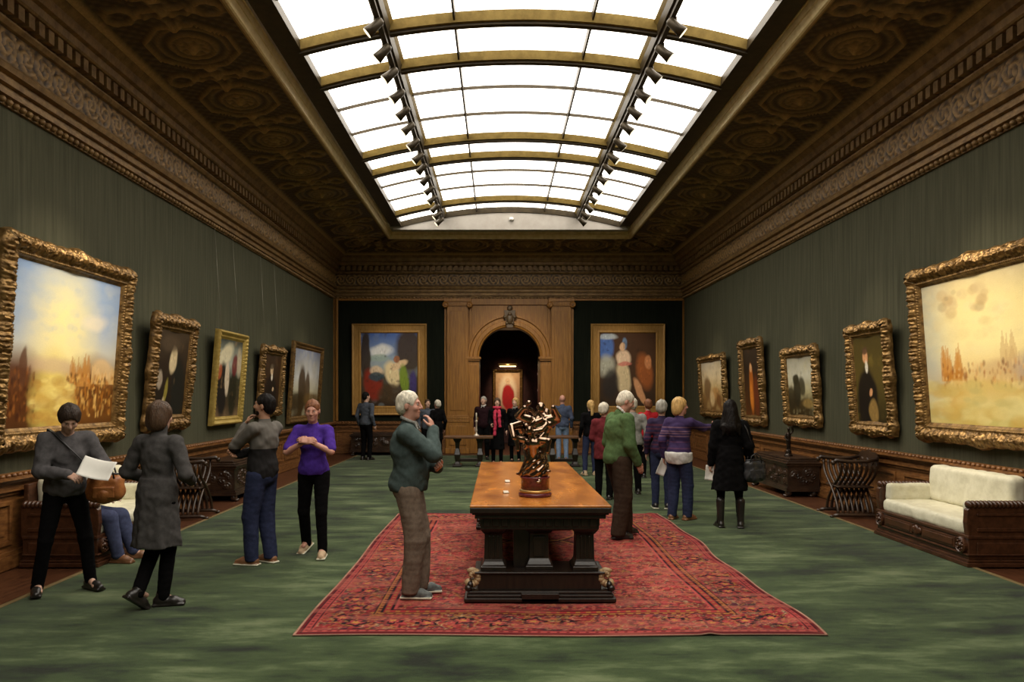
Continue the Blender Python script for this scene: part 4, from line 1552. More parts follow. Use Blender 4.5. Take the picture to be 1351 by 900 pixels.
R4 = picture('narrow dark picture with amber standing figure, second from the right wall far corner', 'r', 15.78, 17.2, 1.12, 2.97, .06, .21, 'carved', m_frame_d,
        [('sky', [(0, (90, 52, 22)), (.3, (70, 42, 20)), (.7, (36, 26, 18)), (1, (48, 38, 26))]), ('blob', .45, .4, .13, .36, 0, (176, 96, 30), .4, .95), ('blob', .45, .72, .07, .07, 0, (210, 160, 110), .3, .9), ('blob', .42, .3, .09, .2, .1, (214, 130, 44), .5, .8), ('blob', .72, .3, .14, .3, 0, (110, 50, 26), .5, .8), ('mott', 8, (130, 76, 34), .7, .5)], 14)
R5 = picture('gilt-framed warm pale landscape, farthest picture on the right wall', 'r', 18.4, 20.7, 1.21, 2.79, .06, .18, 'carved', m_frame,
        [('sky', [(0, (110, 78, 40)), (.3, (150, 112, 64)), (.45, (206, 176, 120)), (.7, (226, 206, 166)), (1, (196, 186, 166))]), ('blob', .25, .45, .16, .25, 0, (120, 90, 56), .5, .9), ('blob', .6, .35, .2, .12, .1, (186, 140, 84), .5, .8), ('blob', .75, .2, .12, .14, 0, (110, 70, 34), .5, .8), ('mott', 9, (90, 64, 34), .68, .5), ('blob', .45, .25, .1, .16, 0, (220, 190, 140), .5, .7)], 15)
E1 = picture('flat gilt-framed picture of pale and green figures on the end wall left of the arch', 'e', -4.42, -2.15, 1.15, 3.92, .02, .29, 'plain', m_frame_flat,
        [('sky', [(0, (50, 36, 22)), (.4, (70, 60, 44)), (.55, (150, 164, 170)), (.75, (120, 142, 180)), (1, (60, 90, 160))]), ('blob', .35, .76, .2, .08, .1, (220, 222, 222), .6, .9), ('blob', .3, .66, .2, .05, 0, (150, 170, 160), .5, .8), ('blob', .85, .75, .24, .3, 0, (54, 38, 20), .4, .95), ('blob', .08, .7, .09, .34, 0, (48, 34, 20), .3, .95),
         ('blob', .22, .30, .16, .22, .4, (130, 40, 22), .35, .95), ('blob', .28, .48, .12, .07, -.1, (214, 190, 160), .35, .9), ('blob', .27, .40, .13, .06, 0, (44, 70, 80), .35, .9), ('blob', .55, .44, .12, .18, .4, (226, 206, 160), .4, .95), ('blob', .66, .56, .16, .05, .3, (220, 190, 150), .35, .9), ('blob', .62, .64, .05, .05, 0, (150, 96, 60), .3, .9),
         ('blob', .76, .36, .08, .2, .2, (116, 140, 44), .35, .95), ('blob', .92, .32, .06, .16, 0, (60, 50, 110), .4, .9), ('blob', .5, .18, .2, .12, .2, (70, 52, 30), .4, .8), ('mott', 9, (40, 30, 18), .7, .6)], 21, fd=.09)
E2 = picture('flat gilt-framed picture of pale draped figure on the end wall right of the arch', 'e', 2.80, 5.05, 1.15, 3.92, .02, .29, 'plain', m_frame_flat,
        [('sky', [(0, (54, 40, 26)), (.4, (66, 44, 26)), (1, (74, 46, 26))]), ('blob', .10, .8, .16, .18, 0, (74, 110, 180), .3, .9), ('blob', .12, .55, .14, .14, 0, (176, 176, 160), .6, .85), ('blob', .14, .95, .16, .04, 0, (190, 200, 206), .5, .8), ('blob', .44, .86, .05, .08, 0, (110, 140, 176), .4, .8),
         ('blob', .42, .38, .13, .24, .15, (210, 190, 150), .35, .95), ('blob', .42, .66, .13, .11, 0, (226, 196, 166), .35, .95), ('blob', .40, .82, .05, .06, 0, (216, 176, 140), .3, .95), ('blob', .44, .58, .12, .03, .1, (196, 110, 96), .4, .8), ('blob', .80, .48, .14, .24, .3, (150, 84, 40), .4, .95), ('blob', .86, .6, .07, .10, 0, (196, 130, 84), .3, .9), ('blob', .72, .2, .06, .2, .5, (206, 150, 106), .3, .9),
         ('blob', .2, .3, .14, .2, 0, (40, 36, 34), .4, .85), ('mott', 9, (40, 26, 16), .7, .6)], 22, fd=.09)
F1 = picture('small lit picture of red robed figure in the room beyond the arch', 'f', -.20, .92, 1.05, 2.72, .02, .12, 'leaf', m_frame,
        [('sky', [(0, (150, 80, 50)), (.5, (196, 150, 110)), (1, (206, 170, 130))]), ('blob', .5, .5, .36, .42, 0, (236, 214, 180), .4, .9), ('blob', .52, .36, .26, .34, 0, (176, 16, 26), .25, .98), ('blob', .5, .78, .09, .08, 0, (226, 190, 150), .3, .95)], 31)

# picture lamp over it
t = thing('picture_lamp', 'brass picture lamp glowing above the red robed picture beyond the arch', 'lamp', (.36, 28.17, 2.86))
m_brass = mat('warm_brass', (.45, .27, .09), (.6, .38, .14), rough=.3, metal=.8)
b = MB()
b.tube([(-.34, -.30, .02), (.34, -.30, .02)], .05, n=12)
b.build('lamp_shade', m_brass, t)
MB().tube([(0, 0, -.12), (0, -.12, .0), (0, -.28, .05)], .014, n=8).build('bracket', m_brass, t)
MB().tube([(-.30, -.30, -.03), (.30, -.30, -.03)], .016, n=8).build('tube', emit_mat('lamp_tube', (1, .72, .4), 12), t)
# wall sconce, right
t = thing('wall_sconce', 'small dim two-globe wall sconce beyond the arch, right of the lit picture', 'lamp', (1.55, 28.17, 2.2))
MB().box(-.05, .05, -.04, 0, -.35, .45, c=.015).build('back_plate', m_brass, t)
for z in (-.25, .35):
    MB().ball((0, -.14, z), (.09, .09, .10)).build('globe', emit_mat('dim_globe', (1, .6, .45), .35), t)
    MB().tube([(0, -.02, z - .1), (0, -.14, z - .09)], .012, n=8).build('arm', m_brass, t)

# ------------------------------------------------------------------ spotlights on the tracks under the two skylight beams
m_black = mat('black_spot_metal', (.03, .022, .012), (.055, .04, .02), rough=.4, metal=.5)
m_lens = emit_mat('spot_lens', (1, .86, .6), 1.2)
def aim_spot(loc, tgt, power, size, col=(1, .84, .62), blend=1.0, rad=.04, name='picture_spot'):
    l = bpy.data.lights.new(name, 'SPOT')
    l.energy = power
    l.color = col
    l.spot_size = math.radians(size)
    l.spot_blend = blend
    l.shadow_soft_size = rad
    o = bpy.data.objects.new(name, l)
    COL.objects.link(o)
    o.location = loc
    o.rotation_euler = (Vector(tgt) - Vector(loc)).to_track_quat('-Z', 'Y').to_euler()
    return o

for s, side in ((-1, 'left'), (1, 'right')):
    x = CX + s * 1.83
    z = vault_z(x) - .13
    b = MB().box(x - .03, x + .03, SY0, SY1 - .05, z - .055, z + .005)
    tr = b.build('lighting_track', m_darkbar, bevel=.005)
    tag(tr, 'dark lighting track running under the %s skylight beam' % side, 'lighting track', 'lighting tracks under the skylight')
    # prototype lamp: yoke, can, lens; aims outward and down
    p = None
    ys = [9.35, 10.05, 10.75, 11.5, 12.2, 12.9, 13.7, 14.5, 15.2, 16.0, 16.8, 17.6, 18.4, 19.1, 19.8]
    for i, y in enumerate(ys):
        lab = 'small dark spotlight in the row hanging from the %s skylight track' % side
        if p is None:
            p = thing('track_spotlight', lab, 'spotlight', (x + s * .03, y, z - .055), group='spotlights on the %s skylight track' % side)
            MB().tube([(0, 0, 0), (0, 0, -.07)], .014, n=8).build('stem', m_black, p)
            d = Vector((s * .75, 0, -.66)).normalized()
            c = Vector((0, 0, -.12))
            MB().tube([c - d * .13, c - d * .10, c + d * .02, c + d * .12], [.03, .055, .06, .075], n=14).build('can', m_black, p)
            MB().tube([c + d * .118, c + d * .124], [.066, .066], n=14).build('lens', m_lens, p)
        else:
            dup(p, (x + s * .03, y, z - .055), rotz=random.Random(i + 40 * s).uniform(-.35, .35))

SPX = {'l': CX - 1.95, 'r': CX + 1.95}
for key, y, zt, pw, size in (('l', 8.55, 2.1, 900, 34), ('r', 8.7, 2.1, 900, 34), ('l', 11.25, 2.05, 330, 30), ('l', 13.7, 2.05, 380, 26), ('l', 16.3, 2.05, 260, 24), ('l', 19.2, 2.0, 380, 28),
                             ('r', 11.25, 2.0, 380, 28), ('r', 13.9, 1.9, 380, 26), ('r', 16.5, 2.0, 300, 26), ('r', 19.5, 2.0, 380, 26)):
    tx_ = XL if key == 'l' else XR
    aim_spot((SPX[key], y, 6.3), (tx_, y, zt), pw, size)
aim_spot((CX - 1.95, 18.0, 6.3), (-3.28, YE, 2.5), 650, 26)
aim_spot((CX + 1.95, 18.0, 6.3), (3.92, YE, 2.5), 650, 26)
aim_spot((CX - .3, 18.6, 6.3), (AX, YE, 2.6), 500, 40)
aim_spot((.36, 26.2, 4.3), (.36, 28.2, 1.95), 420, 34, (1, .76, .50))
# bright pools on the bronze and the centre table
aim_spot((CX - 1.95, 9.6, 6.3), (.34, 7.2, 1.2), 260, 22)

# small things on the end lunette and end cornice
t = thing('security_camera', 'tiny white dome camera on the skylight end ledge', 'camera', (.36, SY1 - .06, 6.47))
MB().ball((0, 0, 0), (.06, .05, .05)).build('dome', mat('white_plastic', (.7, .68, .62), (.75, .72, .66), rough=.4), t)
MB().box(-.07, .07, .03, .06, -.03, .06, c=.01).build('mount', mat('grey_plastic', (.4, .38, .34), (.45, .42, .38), rough=.5), t)

# ------------------------------------------------------------------ render look
wd = bpy.data.worlds.new('world')
SC.world = wd
wd.use_nodes = True
wd.node_tree.nodes['Background'].inputs['Color'].default_value = (0.6, 0.7, 0.9, 1)
wd.node_tree.nodes['Background'].inputs['Strength'].default_value = 0.05
vs_ = SC.view_settings
vs_.view_transform = 'Standard'
vs_.look = 'None'
vs_.gamma = 1.0
vs_.use_curve_mapping = False
vs_.exposure = 0.0
SC.cycles.use_denoising = True
SC.cycles.max_bounces = 6
SC.cycles.sample_clamp_indirect = 6.0
# ------------------------------------------------------------------ people
def skin(c):
    return mat('skin', tuple(x * .93 for x in c), tuple(min(1, x * 1.06) for x in c), rough=.5, scale=12, spec=.35)
SK_PINK = skin((.50, .25, .18))
SK_PALE = skin((.55, .33, .24))
SK_TAN = skin((.40, .21, .13))
def cloth(name, c, c2=None, rough=.92, scale=30):
    return mat(name, tuple(x * .82 for x in c) if c2 is None else c, tuple(x * 1.12 for x in c) if c2 is None else c2, rough=rough, scale=scale, bump=.25, bscale=160, spec=.06, bdist=.004)
def hairm(c):
    return mat('hair_strands', tuple(x * .65 for x in c), tuple(min(1, x * 1.2) for x in c), rough=.55, scale=30, stretch=(1.5, 1.5, .4), bump=.5, bscale=60, bstretch=(2, 2, .4), spec=.3)
H_WHITE, H_GREY, H_BLACK = hairm((.66, .60, .48)), hairm((.36, .34, .29)), hairm((.007, .005, .004))
H_BLACK.node_tree.nodes['Principled BSDF'].inputs['Specular IOR Level'].default_value = .12
H_BROWN, H_BLOND, H_DKBR, H_RED = hairm((.07, .037, .018)), hairm((.52, .32, .11)), hairm((.032, .018, .011)), hairm((.20, .075, .03))
M_EYE = mat('eye_white', (.36, .32, .29), (.42, .38, .34), rough=.2)
M_IRIS = mat('eye_iris', (.03, .02, .015), (.05, .035, .025), rough=.15)


def ik(a, t, l1, l2, pole):
    a, t, pole = Vector(a), Vector(t), Vector(pole)
    d = t - a
    L = max(min(d.length, (l1 + l2) * .995), abs(l1 - l2) * 1.05 + .01)
    dn = d.normalized()
    t = a + dn * L
    x = (l1 * l1 - l2 * l2 + L * L) / (2 * L)
    h = math.sqrt(max(l1 * l1 - x * x, 0))
    p = pole - dn * pole.dot(dn)
    if p.length < 1e-4:
        p = Vector((0, -1, 0))
    return a + dn * x + p.normalized() * h, t


def add_hand(f, w, d, n, right, curl=.35, fine=True, point=False, spread=.0):
    d = d.normalized()
    n = (n - d * n.dot(d)).normalized()
    th = d.cross(n) * (1 if right else -1)
    kn = []
    for o in (.029, .010, -.010, -.028):
        p = w + th * o * .75 + d * .012
        q = w + th * o + d * (.086 - abs(o - .008) * .25)
        f.cone(p, q, .0135, .0115, .012)
        kn.append((q, o))
    for i, (q, o) in enumerate(kn):
        ln = (.068, .076, .070, .054)[i]
        c = curl
        if point:
            c = .05 if i == 0 else 1.1
        seg = [ln * .48, ln * .30, ln * .24]
        ang = c * .5
        p = q
        r = .0092 if i < 3 else .0080
        dd = (d + th * o * 3 * spread).normalized()
        for k, L_ in enumerate(seg):
            v = (dd * math.cos(ang) + n * math.sin(ang)).normalized()
            e = p + v * L_
            f.cone(p, e, r * (1 - .08 * k), r * (.92 - .08 * k), .003)
            p = e
            ang += c * (1.0 if k == 0 else .7)
    b = w + d * .022 + th * .024
    m1 = b + (d * .55 + th * .60 + n * .35).normalized() * .042
    m2 = m1 + (d * .85 + th * .15 + n * .45).normalized() * .030
    m3 = m2 + (d * .92 - th * .05 + n * .40).normalized() * .024
    f.cone(b, m1, .0135, .0115, .010)
    f.cone(m1, m2, .0110, .0098, .003)
    f.cone(m2, m3, .0098, .0080, .003)


def person(uv, H, yaw, label, look, pose=None, group=None, z=0.0, loc=None):
    pose = pose or {}
    S = H / 1.75
    far = look.get('far', False)
    rb, rc = (.014, .016) if far else (.0072, .0095)
    fem = look.get('sex', 'm') == 'f'
    g = look.get('girth', 1.0)
    x, y = loc if loc else floor_at(*uv)
    t = thing('person', label, 'person', (x, y, z), math.radians(yaw), group)
    hipo = Vector(pose.get('hip', (0, 0, 0)))
    lean, twist, side = (math.radians(pose.get(k, 0)) for k in ('lean', 'twist', 'side'))
    TU = Matrix.Translation(hipo + Vector((0, 0, .95))) @ Matrix.Rotation(twist, 4, 'Z') @ Matrix.Rotation(side, 4, 'Y') @ Matrix.Rotation(-lean, 4, 'X') @ Matrix.Translation((0, 0, -.95))
    hp, hy, hr = (math.radians(pose.get(k, 0)) for k in ('pitch', 'turn', 'roll'))
    TH = TU @ Matrix.Translation((0, .0, 1.50)) @ Matrix.Rotation(hy, 4, 'Z') @ Matrix.Rotation(hr, 4, 'Y') @ Matrix.Rotation(-hp, 4, 'X')
    U = lambda *p: TU @ Vector(p)
    HD = lambda *p: TH @ Vector((p[0], p[1], p[2] + .155))   # head-local, origin at skull centre
    RU, RH = TU.to_3x3(), TH.to_3x3()
    sw = .172 if fem else .192
    # joints
    J = {}
    for s, n in ((1, 'r'), (-1, 'l')):
        sh = U(s * sw, -.005, 1.405)
        tgt = pose.get(n + 'h', (s * .245, .03, .90))
        tgt = Vector(tgt) + (hipo if pose.get('relhip') else Vector())
        el, wr = ik(sh, tgt, .285, .255, pose.get(n + 'e', (s * .25, -1, -.35)))
        J[n + 's'], J[n + 'e'], J[n + 'w'] = sh, el, wr
        hj = hipo + Vector((s * .09, 0, .91))
        ft = Vector(pose.get(n + 'f', (s * .10, 0, .085)))
        kn, an = ik(hj, ft, .425, .405, pose.get(n + 'k', (s * .12, 1, 0)))
        J[n + 'p'], J[n + 'k'], J[n + 'a'] = hj, kn, an

    # ---- body: one skin
    f = SDF()
    ww, dd_ = (.88 if fem else 1.0) * (1 + .5 * (g - 1)), g
    f.ell(U(0, -.005, 1.27), (.150 * ww, .098 * dd_, .185), .03, RU)
    f.cone(U(-sw + .035, -.01, 1.405), U(sw - .035, -.01, 1.405), .050, .050, .05)
    f.ell(U(0, .006, 1.08), (.130 * ww, .088 * dd_, .15), .05, RU)
    f.ell(hipo + Vector((0, -.008, .945)), (.150, .105, .115), .05)
    f.cone(U(0, -.015, 1.42), TH @ Vector((0, .008, .045)), .055, .050 if fem else .054, .03)
    f.ell(HD(0, -.008, 0), (.074, .094, .096), .02, RH)
    f.ell(HD(0, .034, -.062), (.056, .060, .075), .03, RH)
    f.ell(HD(0, .072, -.108), (.026, .024, .022), .02, RH)
    f.cone(HD(-.030, .079, .014), HD(.030, .079, .014), .012, .012, .015)
    for s in (-1, 1):
        f.ell(HD(s * .040, .066, -.040), (.022, .020, .022), .02, RH)
        f.ell(HD(s * .030, .097, -.006), (.013, .011, .010), .010, RH, sub=True)
        f.ell(HD(s * .0765, -.006, -.028), (.009, .019, .031), .006, RH)
    f.cone(HD(0, .092, .004), HD(0, .112, -.034), .0085, .0125, .012)
    for s in (-1, 1):
        f.ell(HD(s * .011, .101, -.040), (.009, .011, .008), .006, RH)
    f.ell(HD(0, .092, -.066), (.023, .011, .0065), .006, RH)
    f.ell(HD(0, .089, -.079), (.020, .011, .0075), .006, RH)
    for s, n in ((1, 'r'), (-1, 'l')):
        f.cone(J[n + 's'], J[n + 'e'], .046, .037, .03)
        f.cone(J[n + 'e'], J[n + 'w'], .038, .0255, .015)
        fd = pose.get(n + 'd')
        fd = Vector(fd) if fd else (J[n + 'w'] - J[n + 'e'])
        pn = Vector(pose.get(n + 'n', (-s, .15, 0)))
        add_hand(f, J[n + 'w'], fd, pn, s > 0, pose.get(n + 'c', .35), point=pose.get(n + 'pt', False))
        f.cone(J[n + 'p'], J[n + 'k'], .070, .045, .03)
        f.cone(J[n + 'k'], J[n + 'a'], .046, .031, .02)
        f.cone(J[n + 'a'], J[n + 'a'] + Vector((0, .10, -.045)), .034, .024, .02)
    V, F = f.mesh(rb)
    mesh_np('body', V * S, F, look.get('skin', SK_PALE), t)
    if not far:
        for s in (-1, 1):
            f = SDF()
            e = HD(s * .030, .0770, -.006)
            f.ell(e, (.0110,) * 3)
            V, F = f.mesh(.004)
            ey = mesh_np('eye', V * S, F, M_EYE, t)
            f = SDF()
            f.ell(HD(s * .030, .0868, -.006), (.0060, .0026, .0060), R=RH)
            V, F = f.mesh(.0018)
            mesh_np('iris', V * S, F, M_IRIS, ey)

    # ---- hair
    hs = look.get('hair')
    if hs:
        f = SDF()
        kind = hs[0]
        big = {'short': 0, 'thin': -.004, 'bob': .010, 'long': .008, 'pony': .004, 'bun': .012, 'full': .010, 'crop': -.003}[kind]
        f.ell((0, -.014, .012), (.081 + big, .101 + big, .098 + big), .02)
        if kind in ('short', 'thin', 'full', 'crop'):
            f.ell((0, -.055, -.045), (.070 + big, .055 + big, .060), .03)
        if kind == 'bob':
            f.ell((0, -.040, -.075), (.092, .078, .090), .04)
        if kind == 'long':
            f.ell((0, -.050, -.06), (.094, .075, .11), .04)
            f.cone((0, -.075, -.08), (0, -.13, -.27), .085, .092, .04)
            f.cone((.055, -.03, -.08), (.115, -.075, -.27), .05, .040, .03)
            f.cone((-.055, -.03, -.08), (-.115, -.075, -.27), .05, .040, .03)
            for q_ in (-.09, -.045, 0, .04, .085):
                f.cone((q_, -.13, -.26), (q_ * 1.25, -.15, -.37), .042, .012, .03)
        if kind == 'shoulder' or kind == 'pony':
            f.ell((0, -.045, -.05), (.080, .066, .080), .04)
            f.cone((0, -.09, -.03), (-.02, -.125, -.24), .045, .028, .03)
        if kind == 'bun':
            f.ell((0, -.055, -.045), (.072, .05, .06), .03)
            f.ell((0, -.112, .012), (.044, .036, .042), .02)
        f.noise(.0035 if kind != 'full' else .005, 38, 3, (1, 1, .35))
        up = {'thin': .030, 'short': .004, 'crop': .0, 'full': -.004}.get(kind, 0)
        f.ell((0, .096, -.042 + up), (.070, .072, .088), .012, sub=True)
        f.cone((0, .02, -.16), (0, .05, -.12), .066, .066, .02, sub=True)
        if kind in ('short', 'thin', 'full', 'crop'):
            for s in (-1, 1):
                f.ell((s * .082, .008, -.040), (.022, .024, .040), .010, sub=True)
            f.clip((0, 0, -.105), (0, -.35, 1))
        V, F = f.mesh(.012 if far else .0062)
        V = np.array([tuple(HD(*v)) for v in V])
        mesh_np('hair', V * S, F, hs[1], t)
    if look.get('beard'):
        f = SDF()
        f.ell(HD(0, .040, -.078), (.058, .060, .060), .02, RH)
        f.noise(.003, 40, 5)
        f.ell(HD(0, .10, -.040), (.036, .03, .030), .01, RH, sub=True)
        f.clip(HD(0, 0, -.04), tuple(RH @ Vector((0, -.2, -1))))
        V, F = f.mesh(.007)
        mesh_np('beard', V * S, F, look['beard'], t)

    # ---- trousers or tights
    bt = look.get('bottom')
    if bt:
        lo_ = bt.get('loose', 1.0)
        f = SDF()
        f.ell(hipo + Vector((0, -.010, .955)), (.163, .122 * (1 + .4 * (g - 1)), .13), .04)
        f.ell(hipo + Vector((0, -.045, .91)), (.135, .085, .10), .04)
        for n in 'rl':
            f.cone(J[n + 'p'], J[n + 'k'], .090 * (.45 + .55 * lo_), .066 * lo_, .025)
            f.cone(J[n + 'k'], J[n + 'a'] + (Vector((0, -.006, -.02)) if not bt.get('raised') else Vector()), .066 * lo_, .054 * lo_, .02)
        f.noise(bt.get('folds', .006) * .75, 15, 11, (1, 1, .38))
        f.noise(.0022, 30, 12, (.5, .5, 1))
        if not pose.get('sit'):
            f.clip(hipo + Vector((0, 0, bt.get('top', 1.03))), (0, 0, -1))
        if not bt.get('raised'):
            f.clip((0, 0, .045), (0, 0, 1))
        V, F = f.mesh(rc)
        mesh_np(bt.get('name', 'trousers'), V * S, F, bt['mat'], t)
    # ---- shoes
    for n, s in (('r', 1), ('l', -1)):
        f = SDF()
        boot = look.get('boot', 0)
        f.cone((0, -.045, .045), (0, .085, .040), .040, .043, .02)
        f.cone((0, .085, .038), (0, .150, .026), .041, .032, .02)
        f.cone((0, -.02, .05), (0, -.008, .105 + boot), .042, .050 if not boot else .058, .02)
        f.rbox((0, .045, .012), (.044, .132, .013), .010, .008)
        if look.get('heel'):
            f.rbox((0, -.055, .01), (.028, .028, .02), .008, .004)
        f.clip((0, 0, .001), (0, 0, 1))
        if not boot:
            f.clip((0, 0, .112), (0, -.25, -1))
        V, F = f.mesh(rc * .85)
        a_ = J[n + 'a']
        fy = math.radians(pose.get(n + 'fy', -s * 10))
        fpz = math.radians(pose.get(n + 'fp', 0))
        M = Matrix.Translation(a_) @ Matrix.Rotation(fy, 4, 'Z') @ Matrix.Rotation(fpz, 4, 'X') @ Matrix.Translation((0, 0, -.085))
        V = np.array([tuple(M @ Vector(v)) for v in V])
        so = mesh_np('shoe', V * S, F, look['shoe'], t)
        if look.get('sole'):
            f = SDF()
            f.rbox((0, .045, .010), (.0475, .1365, .011), .009, .005)
            V, F = f.mesh(rc * .7)
            V = np.array([tuple(M @ Vector(v)) for v in V])
            mesh_np('sole', V * S, F, look['sole'], so)
    # ---- top
    tp = look.get('top')
    if tp:
        lo_ = tp.get('loose', 1.0)
        o = .016 * lo_
        hem = tp.get('hem', .90)
        f = SDF()
        f.ell(U(0, -.006, 1.275), (.152 * ww + o, .101 * dd_ + o, .195), .03, RU)
        f.cone(U(-sw + .03, -.012, 1.40), U(sw - .03, -.012, 1.40), .052 + o * .6, .052 + o * .6, .05)
        f.ell(U(0, .012 + .03 * (g - 1), 1.08), (.140 * ww + o, .098 * dd_ + o * 1.2, .17), .06, RU)
        if fem:
            for s in (-1, 1):
                f.ell(U(s * .066, .075, 1.265), (.062, .055, .062), .05, RU)
        lowc = U(0, .0, max(hem, .86) + .05)
        skirt = tp.get('skirt')
        f.ell(hipo * 1.0 + Vector((0, -.006, .965)), (.166 + o * .6, .124 * (1 + .5 * (g - 1)) + o, .15), .06)
        f.clip(U(0, 0, hem if not skirt else .80), tuple(RU @ Vector((0, 0, 1))))
        if skirt:
            z0, z1, rx0, ry0, rx1, ry1 = skirt
            cx0 = hipo
            def sk_(X, Y, Z):
                q = np.clip((z1 - Z) / (z1 - z0), 0, 1)
                th = np.arctan2(Y, X)
                fl = 1 + .045 * q * np.sin(7 * th + 1) + .02 * q * np.sin(13 * th)
                rx, ry = (rx1 + (rx0 - rx1) * q ** .8) * fl, (ry1 + (ry0 - ry1) * q ** .8) * fl
                dd = (np.sqrt((X / rx) ** 2 + ((Y + .005) / ry) ** 2) - 1) * np.minimum(rx, ry)
                return np.maximum(dd, np.maximum(z0 - Z, Z - z1) + 0 * dd)
            r_ = max(rx0, ry0) * 1.1
            f.fn(sk_, (-r_, -r_, z0), (r_, r_, z1), .03)
        f.noise(tp.get('folds', .007) * .8, 12, 7 + int(abs(yaw)), (1, 1, .45 if skirt else .8))
        sl = tp.get('sleeve', 'long')
        for n in 'rl':
            s_, e_, w_ = J[n + 's'], J[n + 'e'], J[n + 'w']
            ra = tp.get('arm', 1.0)
            if sl == 'long':
                w2 = e_ + (w_ - e_) * .97
                f.cone(s_, e_, .054 * ra + o * .4, .048 * ra + o * .3, .035)
                f.cone(e_, w2, .049 * ra + o * .3, .033 * ra + o * .3, .02)
            else:
                e2 = s_ + (e_ - s_) * (.85 if sl == 'short' else 1)
                f.cone(s_, e2, .056 * ra + o * .4, .054 * ra + o * .3, .035)
                if sl == 'elbow':
                    w2 = e_ + (w_ - e_) * .25
                    f.cone(e_, w2, .050 * ra, .047 * ra, .02)
        f.noise(.004, 26, 19, (1, 1, 1))
        if tp.get('neck', 'crew') == 'crew':
            f.cone(U(0, -.012, 1.42), TH @ Vector((0, .000, -.030)), .070, .064, .02)
        elif tp['neck'] == 'high':
            f.cone(U(0, -.012, 1.42), TH @ Vector((0, .006, .050)), .068, .063, .02)
        if tp.get('vneck'):
            f.cone(U(0, .17, 1.30), U(0, .14, 1.52), .012, .11, .01, sub=True)
        V, F = f.mesh(rc)
        mesh_np(tp.get('name', 'sweater'), V * S, F, tp['mat'], t)
        if tp.get('rib'):     # ribbed hem and cuffs in their own knit
            f = SDF()
            f.ell(U(0, 0, hem + .02), (.171 + o, .130 * (1 + .5 * (g - 1)) + o * 1.2, .05), .01, RU)
            f.clip(U(0, 0, hem - .012), tuple(RU @ Vector((0, 0, 1))))
            f.clip(U(0, 0, hem + .05), tuple(RU @ Vector((0, 0, -1))))
            V, F = f.mesh(rc)
            mesh_np('hem_band', V * S, F, tp['rib'], t)
    if look.get('collar'):
        f = SDF()
        pts = []
        for k in range(13):
            a_ = -PI / 2 + 2 * PI * k / 12
            pts.append(TH @ Vector((.060 * math.cos(a_), .002 + .060 * math.sin(a_), .012 - .022 * math.sin(a_))))
        for p_, q_ in zip(pts[:-1], pts[1:]):
            f.cone(p_, q_, .013, .013, .012)
        for s in (-1, 1):
            f.cone(TH @ Vector((s * .02, .066, -.012)), TH @ Vector((s * .045, .095, -.06)), .012, .008, .01)
        V, F = f.mesh(.012 if far else .007)
        mesh_np('shirt_collar', V * S, F, look['collar'], t)
    if look.get('tail'):      # shirt tail hanging below the sweater
        hem, m_, low = look['tail']
        f = SDF()
        f.ell(hipo + Vector((0, -.012, .93)), (.205, .170, .20), .02)
        f.clip((0, 0, low), (0, -.25, 1))
        f.clip((0, 0, hem + .03), (0, 0, -1))
        f.noise(.006, 14, 4)
        V, F = f.mesh(rc)
        mesh_np('shirt_tail', V * S, F, m_, t)
    if look.get('scarf'):
        f = SDF()
        pts = [TH @ Vector((.075 * math.cos(k * PI / 6), .075 * math.sin(k * PI / 6) + .01, .0)) for k in range(13)]
        for p_, q_ in zip(pts[:-1], pts[1:]):
            f.cone(p_, q_, .034, .034, .02)
        for s, ln in ((1, .80), (-1, 1.02)):
            pl = [U(s * .05, .10, 1.42), U(s * .06, .15, 1.28), U(s * .055, .15, (1.28 + ln) / 2), U(s * .07, .16, ln)]
            for p_, q_ in zip(pl[:-1], pl[1:]):
                f.cone(p_, q_, .040, .044, .02)
        f.noise(.009, 22, 2)
        V, F = f.mesh(.014)
        mesh_np('scarf', V * S, F, look['scarf'], t)
    if look.get('sweatshirt_band'):
        pass
    t['_'] = 0
    del t['_']
    return t, J, S


def world_pt(t, v):
    return Matrix.Translation(t.location) @ t.rotation_euler.to_matrix().to_4x4() @ Vector(v)


# colours of clothes
C_TEAL = cloth('grey_teal_wool', (.060, .082, .078))
C_BEIGE = cloth('taupe_cotton', (.175, .130, .097))
C_BLACK = cloth('black_cloth', (.0045, .0042, .0045))
C_DENIM = cloth('dark_denim', (.026, .032, .068))
C_DENIM2 = cloth('blue_denim', (.060, .070, .130))
C_DENIM3 = cloth('pale_denim', (.20, .27, .40))
C_GREY = cloth('mid_grey_knit', (.085, .080, .082))
C_GREYCOAT = cloth('grey_felt', (.062, .058, .056))
C_GREEN = cloth('green_fleece', (.075, .125, .050))
C_OLIVE = cloth('brown_corduroy', (.042, .026, .017))
C_MAROON = cloth('maroon_knit', (.13, .022, .026))
C_RED = cloth('red_knit', (.36, .018, .024))
C_WHITE = cloth('white_cotton', (.62, .60, .56))
C_PURPLE = cloth('violet_jersey', (.065, .028, .24))
C_DKBLUE = cloth('dusky_blue_plaid', (.060, .075, .120))
C_LTGREY = cloth('pale_grey_cotton', (.26, .255, .23))
C_SUIT = cloth('black_wool_suit', (.020, .008, .010))
C_SLATE = cloth('slate_shirt', (.075, .085, .105))
C_SCARF = cloth('crimson_scarf', (.50, .045, .085))
SH_BLACK = mat('black_leather', (.010, .008, .007), (.022, .018, .015), rough=.35)
SH_BROWN = mat('tan_leather', (.16, .070, .030), (.24, .11, .05), rough=.45)
SH_BEIGE = mat('beige_suede', (.40, .28, .17), (.48, .35, .22), rough=.8)
SH_GREY = mat('grey_trainer', (.05, .055, .055), (.12, .13, .12), rough=.6, scale=30)
SO_WHITE = mat('white_rubber', (.58, .56, .42), (.66, .63, .5), rough=.6)
